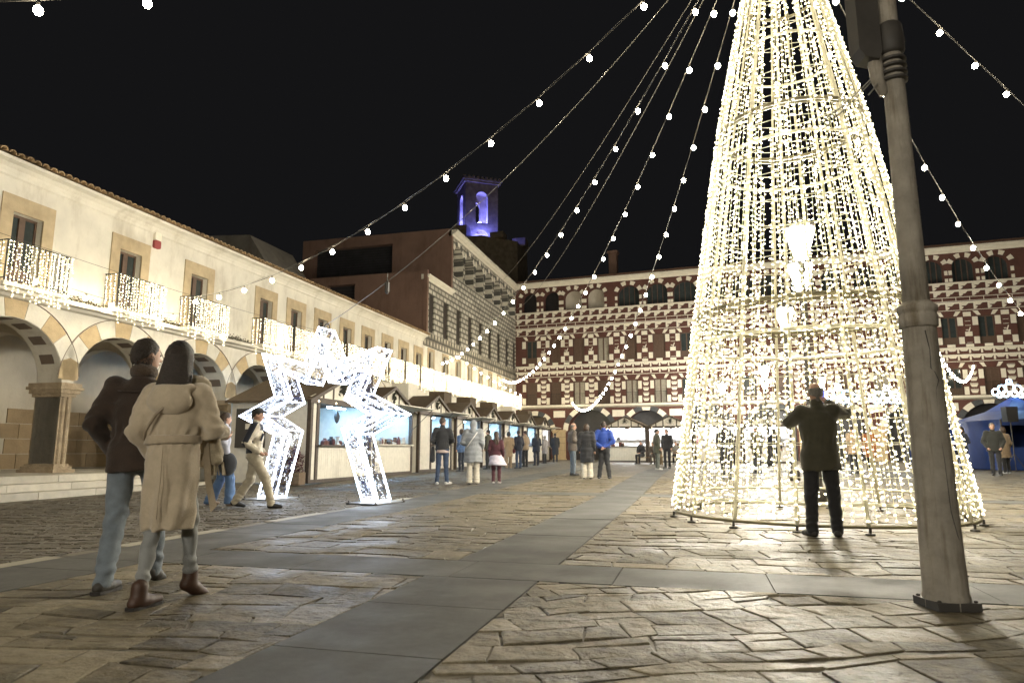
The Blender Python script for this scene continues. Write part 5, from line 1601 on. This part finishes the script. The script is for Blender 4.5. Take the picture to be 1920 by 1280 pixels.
def tubepart(nm, pts, r_, mat, n=6): return lambda root, J, res: MB().tube(pts, r_, n).build(nm, mat, root, True)
def blobpart(nm, fn, lo, hi, mat, rr=None): return lambda root, J, res: sdf_obj(nm, fn, lo, hi, rr or res, mat, root)

denim = CL("denim", (.165, .195, .225), .85, .22, 9, .25, 120)
denim_d = CL("denim_dark", (.035, .055, .10), .85, .2, 9)
denim_b = CL("denim_bright", (.09, .16, .30), .85, .2, 9)
grey_jean = CL("grey_jean", (.26, .265, .26), .85, .14, 9)
brownj = CL("brown_suede", (.032, .019, .012), .9, .3, 12, .3, 70)
camel = CL("camel_wool", (.48, .395, .285), .95, .10, 24, .3, 160, .5)
blackc = CL("black", (.018, .018, .02)); navy = CL("navy", (.016, .020, .034)); olive = CL("olive", (.055, .050, .030), .85, .2, 10)
cream = CL("cream", (.52, .47, .38)); greyq = CL("grey_quilt", (.23, .24, .25), .7); maroon = CL("maroon", (.07, .018, .025)); lilac = CL("lilac_white", (.60, .55, .62), .6)
bluej = CL("bright_blue", (.010, .045, .26), .7); brown2 = CL("brown_grey", (.10, .08, .062)); greenp = CL("green_parka", (.055, .058, .040)); tan_ = CL("tan", (.30, .22, .14)); grey_l = CL("light_grey", (.40, .40, .40))
leather = M("boot_leather", (.085, .035, .018), .45, .2, 12, .15, 60)

# the couple
def strands(kind, hd, seed, mat, tilt=0.):
    def fn(root, J, res):
        rg = random.Random(seed); b = MB(); H0 = Vector(J["hd"])
        def rib(pts, w):
            vs = []
            for i, p in enumerate(pts):
                q = pts[min(i + 1, len(pts) - 1)] - pts[max(i - 1, 0)]; o = (p - H0); side = q.cross(o)
                side = side.normalized() * w * (1 - .6 * i / (len(pts) - 1)) if side.length > 1e-6 else Vector((w, 0, 0))
                vs += [p - side, p + side]
            b.add(vs, [(2 * i, 2 * i + 1, 2 * i + 3, 2 * i + 2) for i in range(len(pts) - 1)])
        if kind == "long":
            for _ in range(1500):
                t = rg.gauss(PI, .95); r0 = rg.uniform(.99, 1.07); wob = rg.uniform(-.25, .25); end = rg.uniform(.22, .40)
                pts = []
                for k in range(7):
                    u_ = k / 6; z = .125 - (.125 + end) * u_ ** 1.15
                    rx = np.interp(-z, [-.13, -.10, -.02, .06, .2, .34, .42], [.012, .050, .082, .092, .110, .085, .045]); ry = np.interp(-z, [-.13, -.10, -.02, .06, .2, .34, .42], [.015, .065, .105, .096, .072, .048, .03])
                    cy_ = np.interp(-z, [-.13, -.02, .06, .2, .34, .42], [-.012, -.022, -.052, -.092, -.115, -.12])
                    a = t + wob * u_ + .05 * math.sin(9 * u_ + t * 7)
                    pts.append(H0 + Vector((rx * r0 * math.sin(a), cy_ + ry * r0 * math.cos(a), z)))
                rib(pts, .0036)
        else:
            for _ in range(1700):
                a = rg.uniform(0, 2 * PI); zz = rg.uniform(-.095, .13)
                if math.cos(a - tilt) > .25 and zz < .06: continue
                k = math.sqrt(max(.02, 1 - ((zz - .022) / .110) ** 2))
                n = Vector((math.sin(a) * .083 * k, math.cos(a) * .099 * k - .012, zz)); d_ = Vector((n.x, n.y, n.z - .02)).normalized()
                p = H0 + n * .985
                rib([p, p + d_ * .006 + Vector((0, 0, -.004)), p + d_ * .010 + Vector((rg.uniform(-.004, .004), 0, -.012))], .0022)
        b.build("hair_strands", mat, root)["kind"] = "stuff"
    return fn
def soles(hh, heel):
    def fn(root, J, res):
        for s in "lr":
            if J.get(s + "p", 0): continue
            a = Vector(J[s + "a"]); t = R(J[s + "f"]); d = Vector((math.sin(-t), math.cos(t), 0)); n = Vector((d.y, -d.x, 0)); c = a - d * .035
            o_ = []
            for (u_, w_) in ((-.046, .018), (-.035, .036), (0, .041), (.06, .037), (.13, .046), (.19, .042), (.222, .026), (.232, 0)):
                o_.append((u_, w_))
            pl = [(c.x + d.x * u_ + n.x * w_, c.y + d.y * u_ + n.y * w_) for u_, w_ in o_] + [(c.x + d.x * u_ - n.x * w_, c.y + d.y * u_ - n.y * w_) for u_, w_ in o_[::-1][1:]]
            MB().prism(pl, 'z', .0, hh).build("sole", M("sole_dark", (.02, .016, .013), .7), root)
    return fn
def jacket_seams(root, J, res):
    MB().tube([(-.175, -.045, 1.375), (-.1, -.128, 1.36), (0, -.150, 1.355), (.1, -.128, 1.36), (.175, -.045, 1.375)], .004, 5).build("yoke_seam", brownj, root)
    def fc(P): return np.maximum(np.maximum(ell(P, (0, -.01, 1.51), (.092, .098, .075)), -ell(P, (0, .0, 1.54), (.070, .075, .10))), 1.475 - P[..., 2])
    sdf_obj("fleece_collar", fc, (-.15, -.15, 1.44), (.15, .15, 1.62), .012, CL("collar_fleece", (.065, .042, .026), .95, .3, 30, .6, 90), root)
person("man in dark brown suede jacket and faded jeans walking beside the woman in camel coat", (-3.99, 4.22, 0), 26, 1.80, .012,
       dict(la=(-.10, -.16, .085), lk=(-.105, .00, .50), ra=(.10, .22, .12), rk=(.10, .20, .54), rp=18, lf=-14, rf=-10, le=(-.275, -.08, 1.14), lw=(-.20, .09, .94), re=(.28, -.02, 1.16), rw=(.16, .16, 1.05), ls=(-.182, 0, 1.40), rs=(.182, 0, 1.40)),
       dict(mat=brownj, hem=.80, w=1.10, slv=1.02, collar=.05, wr=.007, fold=.009, hemw=1.0), (denim, 1.06), (.035, .03, .024), ("short", "dark"), "couple in the foreground", -42, None, (jacket_seams, strands('short', 0, 5, HAIRS['dark'], R(42)), soles(.022, 0)))
def coat_bits(root, J, res):
    def belt(P):
        r_ = np.sqrt((P[..., 0] / .166) ** 2 + ((P[..., 1] + .003) / .128) ** 2)
        return np.maximum(np.maximum((np.abs(r_ - 1) * .14) - .016, np.abs(P[..., 2] - 1.075 - .02 * P[..., 0]) - .030), -1)
    sdf_obj("belt", belt, (-.22, -.2, 1.0), (.22, .2, 1.15), .011, CL("camel_belt", (.42, .34, .24), .95, .1, 24, .3, 160, .5), root)
    MB().add([(.17, .05, 1.07), (.205, .08, 1.06), (.24, .09, .80), (.285, .10, .62), (.25, .085, .58), (.20, .07, .80)], [(0, 1, 2, 3, 4, 5)]).build("belt_tail", MATS["cloth_camel_belt"], root)
    def hood(P):
        a = ell(P, (0, -.115, 1.335), (.150, .075, .105)); a = smin(a, ell(P, (0, -.05, 1.42), (.150, .10, .05)), .04)
        a = np.maximum(a, -ell(P, (0, -.06, 1.48), (.110, .070, .07)))
        return a + wrinkle(P, .004, 1.2, 2.)
    sdf_obj("hood", hood, (-.24, -.28, 1.2), (.24, .12, 1.6), .011, camel, root)
    MB().tube([(.10, -.115, 1.42), (.04, -.172, 1.34), (-.06, -.168, 1.24), (-.13, -.135, 1.14), (-.165, -.075, 1.075)], .011, 6).build("bag_strap", CL("strap", (.30, .235, .16), .6), root)
    def scarf(P):
        a = cap(P, (.13, .06, 1.45), (.20, .12, 1.22), .06, .05); a = smin(a, cap(P, (.20, .12, 1.22), (.235, .15, .95), .045, .055), .03)
        return smin(a, cap(P, (-.08, .05, 1.49), (.13, .05, 1.46), .05, .06), .03) + wrinkle(P, .006, 1.6, 1.)
    sdf_obj("scarf", scarf, (-.2, -.05, .85), (.36, .28, 1.6), .012, CL("scarf_wool", (.42, .35, .24), .95, .15, 30, .5, 120, .5), root)
    b = MB(); rg = random.Random(2)
    for i in range(16):
        a = rg.uniform(-.05, .05); b.tube([(.235 + a, .15 + rg.uniform(-.03, .03), .92), (.24 + a * 1.4, .16 + rg.uniform(-.04, .04), .83)], .006, 4)
    b.build("scarf_fringe", MATS["cloth_scarf_wool"], root)["kind"] = "stuff"
    MB().tube([(0, -.168, 1.04), (0.005, -.180, .80), (.0, -.186, .56)], .0035, 4).build("back_seam", MATS["cloth_camel_belt"], root)
person("woman in long camel hooded coat with belt, grey jeans and brown ankle boots", (-3.37, 3.86, 0), 20, 1.70, .0115,
       dict(la=(-.085, -.14, .085), lk=(-.09, .0, .50), ra=(.09, .24, .13), rk=(.09, .16, .53), rp=24, lf=-22, rf=-24, le=(-.225, -.05, 1.13), lw=(-.175, .10, .97), re=(.255, .03, 1.15), rw=(.25, .23, 1.12), ls=(-.152, 0, 1.382), rs=(.157, 0, 1.382), boot=.06, flare=.85),
       dict(mat=camel, hem=.47, w=1.04, slv=1.10, waist=.98, hemw=.84, name="coat", wr=.007, wf=.62, fold=.010, collar=.0), (grey_jean, .82), (.060, .028, .016), ("long", "black"), "couple in the foreground", -18, None, (coat_bits, strands('long', 0, 6, HAIRS['dark']), soles(.020, 1)))
# the man photographing the tree
phone = lambda root, J, res: (MB().box(.115, .195, .40, .41, 1.54, 1.70).build("phone", M("phone_black", (.01, .01, .012), .3), root), MB().box(.121, .189, .398, .3995, 1.55, 1.69).build("phone_screen", EM("phone_glow", (.10, .16, .9), 1.2), root))
person("man in olive jacket photographing the light tree with a raised phone", (1.38, 8.72, 0), 4, 1.76, .013,
       dict(re=(.345, .17, 1.40), rw=(.215, .36, 1.55), le=(-.285, .14, 1.30), lw=(.06, .36, 1.50), la=(-.14, -.02, .085), ra=(.14, .02, .085), lk=(-.12, .0, .5), rk=(.12, .02, .5), lf=22, rf=-20, curl=(0, .3, .9)),
       dict(mat=olive, hem=.74, w=1.18, slv=1.10, collar=.04, wr=.005), (blackc, 1.12), (.03, .028, .025), ("bald", "grey"), None, 0, None, (phone,), True)
# boy passing the star
def stripe(root, J, res):
    MB().tube([(.10, .135, 1.30), (.17, .11, 1.18)], .02, 5).build("pocket_flash", navy, root)
    def f(P):
        d = np.maximum(loft(P, [(.95, 0, 0, .202, .152), (1.2, 0, 0, .200, .150), (1.41, 0, 0, .195, .128), (1.475, 0, 0, .105, .10)]), np.minimum(P[..., 1] + .02, 1.36 - P[..., 2]))
        for q_ in "lr":
            d = np.minimum(d, np.maximum(cap(P, J[q_ + "s"], J[q_ + "e"], .092, .078), P[..., 1] + (J[q_ + "s"][2] - P[..., 2]) * .42 - .03))
        return d
    sdf_obj("dark_yoke", f, (-.38, -.3, .92), (.38, .28, 1.56), .014, navy, root)
boy = person("boy in cream tracksuit with dark yoke and black cap walking past the star", (-7.42, 10.45, 0), -62, 1.70, .016,
       dict(la=(-.08, -.30, .14), lk=(-.09, -.06, .50), ra=(.08, .34, .085), rk=(.09, .22, .50), lp=14, re=(.24, -.12, 1.14), rw=(.22, .10, .98), le=(-.23, -.1, 1.15), lw=(-.22, .12, .98)),
       dict(mat=cream, hem=.86, w=1.06, slv=1.1), (CL("cream_pant", (.42, .37, .28)), 1.2), (.015, .015, .015), ("short", "dark"), None, 0, ("cap", blackc), (stripe,))
bagf = blobpart("black_bag", lambda P: ell(P, (.22, .05, .78), (.12, .17, .22)), (.05, -.2, .5), (.4, .3, 1.05), blackc, .025)
person("person in wide blue jeans with a black bag, half hidden behind the woman's camel coat", (-8.30, 10.75, 0), -40, 1.66, .02, dict(ra=(.10, .16, .085), rk=(.1, .14, .5), la=(-.1, -.16, .1), flare=1.5), dict(mat=CL("pale_top", (.45, .45, .50)), hem=.88), (denim_b, 1.25), (.26, .18, .11), ("long", "brown"), None, 10, None, (bagf,))
# group watching by the stalls
def shirt_tail(root, J, res):
    sdf_obj("shirt_tail", lambda P: loft(P, [(.82, 0, 0, .178, .135), (.93, 0, 0, .172, .132)]), (-.25, -.2, .80), (.25, .2, .95), .018, CL("shirt_pink", (.50, .40, .36)), root)
    sdf_obj("draped_coat", lambda P: cap(P, (-.25, .02, .95), (-.26, -.02, .64), .05, .075), (-.42, -.15, .5), (-.1, .2, 1.05), .02, blackc, root)
person("man in black sweater, pink shirt tail and blue jeans seen from behind", (-6.72, 17.75, gz(-6.7, 17.7)), 16, 1.80, .018, dict(lw=(-.10, .20, 1.02), rw=(.12, .20, 1.05), le=(-.27, -.03, 1.15), re=(.27, -.03, 1.15), la=(-.13, 0, .085), ra=(.13, 0, .085), rf=-40), dict(mat=blackc, hem=.90, w=1.06, name="sweater"), (denim_d, 1.), (.55, .53, .50), ("short", "brown"), "onlookers by the stalls", -30, None, (shirt_tail,))
strap2 = tubepart("bag_strap", [(.12, -.13, 1.42), (.0, -.19, 1.25), (-.14, -.17, 1.05), (-.2, -.08, .98)], .011, CL("strap_white", (.6, .58, .55)))
person("woman in long grey quilted coat with hood up and cream trousers", (-5.90, 17.95, gz(-5.9, 17.9)), 14, 1.72, .018, dict(lw=(-.14, .2, 1.08), le=(-.28, 0, 1.15), rw=(.22, .15, 1.0), flare=1.35), dict(mat=greyq, hem=.60, w=1.22, slv=1.3, puff=24, hemw=1.12, name="coat"), (cream, 1.15), (.03, .03, .03), ("short", "brown"), "onlookers by the stalls", 0, ("hood", greyq), (strap2,))
def tied(root, J, res):
    sdf_obj("tied_jacket", lambda P: loft(P, [(.62, .05, -.03, .31, .22), (.72, .03, -.02, .29, .20), (.92, 0, -.01, .20, .16), (.98, 0, 0, .17, .13)]) + wrinkle(P, .014, .8, 3.), (-.42, -.36, .58), (.46, .32, 1.02), .022, lilac, root)
person("girl in maroon with a pale lilac jacket tied round her waist", (-5.42, 18.55, gz(-5.4, 18.5)), 6, 1.42, .018, {}, dict(mat=maroon, hem=.86, w=1.08), (maroon, 1.05), (.60, .55, .52), ("long", "brown"), "onlookers by the stalls", -15, None, (tied,))
person("person in blue patterned jacket at the counter of the fourth stall", (-9.0, 25.9, gz(-9, 26)), 70, 1.66, .022, {}, dict(mat=CL("blue_pattern", (.06, .11, .22), .8, .5, 12), hem=.78, w=1.1), (navy, 1.), (.1, .1, .1), ("bob", "brown"), "shoppers at the row of stalls")
person("shopper in dark jacket leaning to the fifth stall counter", (-8.9, 29.2, gz(-9, 29)), 80, 1.72, .024, {}, dict(mat=olive, hem=.80, w=1.1), (blackc, 1.), (.05, .05, .05), ("short", "dark"), "shoppers at the row of stalls")
def rbag(root, J, res): sdf_obj("shoulder_bag", lambda P: ell(P, (.25, -.03, .82), (.07, .14, .12)), (.1, -.25, .65), (.4, .2, 1.0), .025, M("bag_red", (.12, .025, .03), .5), root)
person("woman in beige coat with dark red shoulder bag by the stalls", (-8.35, 30.6, gz(-8.3, 30.6)), 30, 1.68, .022, {}, dict(mat=tan_, hem=.55, w=1.1, name="coat"), (tan_, 1.1), (.3, .25, .2), ("bob", "black"), "shoppers at the row of stalls", 0, None, (rbag,))
person("man in dark jacket and jeans next to the woman in beige coat", (-7.95, 30.9, gz(-8, 30.9)), 50, 1.72, .022, {}, dict(mat=navy, hem=.82, w=1.1), (denim_d, 1.), (.05, .05, .05), ("short", "dark"), "shoppers at the row of stalls", -40)
person("shopper in tan padded vest over black sleeves", (-8.3, 33.6, gz(-8.3, 33.6)), 60, 1.78, .024, dict(rw=(.1, .3, 1.05)), dict(mat=tan_, hem=.82, w=1.15, slv=.95), (blackc, 1.), (.04, .04, .04), ("short", "dark"), "shoppers at the row of stalls")
person("shopper in short black puffer jacket near the sixth stall", (-8.45, 36.7, gz(-8.4, 36.7)), 40, 1.70, .024, dict(lw=(-.08, .22, 1.1), rw=(.08, .22, 1.1)), dict(mat=navy, hem=.74, w=1.2, slv=1.2, puff=30), (navy, 1.), (.04, .04, .04), ("long", "dark"), "shoppers at the row of stalls")
person("person in pale grey coat at the far end of the stall row", (-9.0, 41.4, gz(-9, 41.4)), 70, 1.68, .026, {}, dict(mat=CL("grey_coat", (.22, .2, .19)), hem=.6, w=1.15), (blackc, 1.), (.04, .04, .04), ("bob", "grey"), "shoppers at the row of stalls")
person("tall figure in long black coat beside the yellow stone pillar", (-9.0, 44.6, gz(-9, 44.6)), 20, 1.88, .026, {}, dict(mat=blackc, hem=.45, w=1.15), (blackc, 1.), (.04, .04, .04), ("short", "dark"), "shoppers at the row of stalls")
# trio in the middle
person("balding man in brown jacket and blue jeans looking at his hands", (-4.12, 23.4, gz(-4.1, 23.4)), -60, 1.78, .02, dict(lw=(-.06, .28, 1.12), rw=(.06, .28, 1.12), hd=(0, .05, 1.62)), dict(mat=brown2, hem=.80, w=1.12), (denim, 1.), (.05, .05, .05), ("bald", "grey"), "trio chatting in the middle of the square")
person("woman in long black padded coat and cream trousers seen from behind", (-3.30, 21.3, gz(-3.3, 21.3)), 2, 1.68, .02, dict(flare=1.5), dict(mat=blackc, hem=.52, w=1.14, slv=1.15, puff=22, name="coat"), (cream, 1.2), (.04, .04, .04), ("bob", "brown"), "trio chatting in the middle of the square", -35)
person("man in bright blue jacket with hands clasped behind his back", (-2.80, 21.5, gz(-2.8, 21.5)), 0, 1.76, .018, dict(le=(-.31, -.12, 1.14), lw=(-.05, -.20, .97), re=(.31, -.12, 1.14), rw=(.05, -.21, .95), la=(-.16, 0, .085), ra=(.16, 0, .085)), dict(mat=bluej, hem=.93, w=1.18, slv=1.15), (blackc, 1.15), (.06, .06, .06), ("short", "dark"), "trio chatting in the middle of the square", 10)
# by the white stalls
SITP = dict(lh=(-.09, 0, .52), rh=(.09, 0, .52), lk=(-.11, .40, .50), rk=(.11, .40, .50), la=(-.11, .40, .085), ra=(.11, .38, .085), ls=(-.175, .04, 1.02), rs=(.175, .04, 1.02), le=(-.24, .06, .76), re=(.24, .06, .76), lw=(-.1, .28, .66), rw=(.1, .28, .66), nk=(0, .035, 1.07), hd=(0, .06, 1.235), sit=1)
person("seated woman in black coat facing the square near the picnic table", (-3.15, 41.2, gz(-3.1, 41.2)), 150, 1.72, .024, SITP, dict(mat=blackc, hem=.45, w=1.15, slv=1.1), (blackc, 1.), (.04, .04, .04), ("long", "black"), "people sitting by the white stalls")
stool = thing("bench_seat", "low wooden bench under the seated woman in black", "bench", (-2.75, 41.3, gz(-3, 41.2)), R(8))
for k in range(3): MB().box(-.75, .75, -.2 + k * .14, -.08 + k * .14, .36, .40).build("seat_plank", wp_, stool)
for x in (-.6, .6): MB().box(x - .04, x + .04, -.18, .18, 0, .36).build("leg", wp_, stool)
person("seated person in brown coat bending forward on the low bench", (-2.45, 41.35, gz(-2.5, 41.3)), 170, 1.70, .026, dict(SITP, hd=(0, .2, 1.19), nk=(0, .13, 1.05), ls=(-.175, .12, 1.0), rs=(.175, .12, 1.0)), dict(mat=brown2, hem=.45, w=1.15), (brown2, 1.), (.04, .04, .04), ("short", "brown"), "people sitting by the white stalls")
person("person in green parka, grey trousers and white shoes standing by the picnic table", (-1.66, 30.3, gz(-1.66, 30.3)), -70, 1.74, .022, {}, dict(mat=greenp, hem=.68, w=1.15), (CL("grey_green", (.13, .14, .12)), 1.), (.62, .60, .56), ("short", "black"), "people standing by the white stalls")
person("man in dark jacket behind the person in green parka", (-1.35, 33.0, gz(-1.3, 33)), 160, 1.80, .026, {}, dict(mat=blackc, hem=.8, w=1.12), (blackc, 1.), (.05, .05, .05), ("short", "black"), "people standing by the white stalls")
person("vendor in pale pink top inside the white stall", (0.1, 46.6, gz(0, 46) + .1), 170, 1.70, .026, {}, dict(mat=CL("pink_top", (.5, .28, .30)), hem=.85), (blackc, 1.), (.05, .05, .05), ("short", "dark"))
person("person sitting at the picnic table in grey scarf and jacket", (-1.2, 41.45, gz(-1.2, 41.4)), 175, 1.70, .026, SITP, dict(mat=CL("grey_jacket", (.16, .15, .13)), hem=.45, w=1.15), (blackc, 1.), (.04, .04, .04), ("short", "dark"), "people sitting by the white stalls")
# right side
person("man in dark padded jacket with hands in pockets before the blue tent", (9.75, 26.9, gz(9.7, 26.9)), 165, 1.76, .02, dict(lw=(-.19, .12, .93), rw=(.19, .12, .93), le=(-.29, -.04, 1.14), re=(.29, -.04, 1.14)), dict(mat=CL("dark_padded", (.020, .021, .017)), hem=.80, w=1.18, slv=1.15), (blackc, 1.05), (.03, .03, .03), ("short", "grey"), "people on the right side", 10)
person("woman in tan coat standing behind the man in dark padded jacket", (10.7, 28.6, gz(10.7, 28.6)), 30, 1.66, .024, {}, dict(mat=tan_, hem=.6, w=1.1), (blackc, 1.), (.4, .4, .4), ("bob", "brown"), "people on the right side")
person("person in dark top with folded pale arms beside the blue hoarding", (9.9, 30.2, gz(9.9, 30.2)), 120, 1.72, .024, dict(lw=(.1, .22, 1.08), rw=(-.1, .22, 1.08)), dict(mat=navy, hem=.85, w=1.1, slv=.9), (navy, 1.1), (.05, .05, .05), ("long", "dark"), "people on the right side")
# seen through the tree
for i, (x, y, fc_, mt, lb_) in enumerate(((.85, 22.3, 0, blackc, "figure in long black coat seen through the left part of the light tree"), (2.1, 26.5, 40, olive, "figure in olive jacket seen through the light tree beside the photographer"),
                                       (3.3, 32.0, -30, navy, "figure in navy jacket seen through the middle of the light tree"), (5.4, 27.0, 20, tan_, "figure in tan coat seen through the right part of the light tree"), (6.6, 30.0, 160, CL("orange", (.30, .10, .03)), "figure in orange jacket seen through the tree near the post"), (1.6, 34, 10, brown2, "small distant figure in brown seen through the light tree"))):
    person(lb_, (x, y, gz(x, y)), fc_, 1.70 + .03 * (i % 3), .028, {}, dict(mat=mt, hem=.70 if i % 2 else .55, w=1.12), (blackc, 1.), (.05, .05, .05), ("short" if i % 2 else "long", "dark"), "people beyond the light tree")
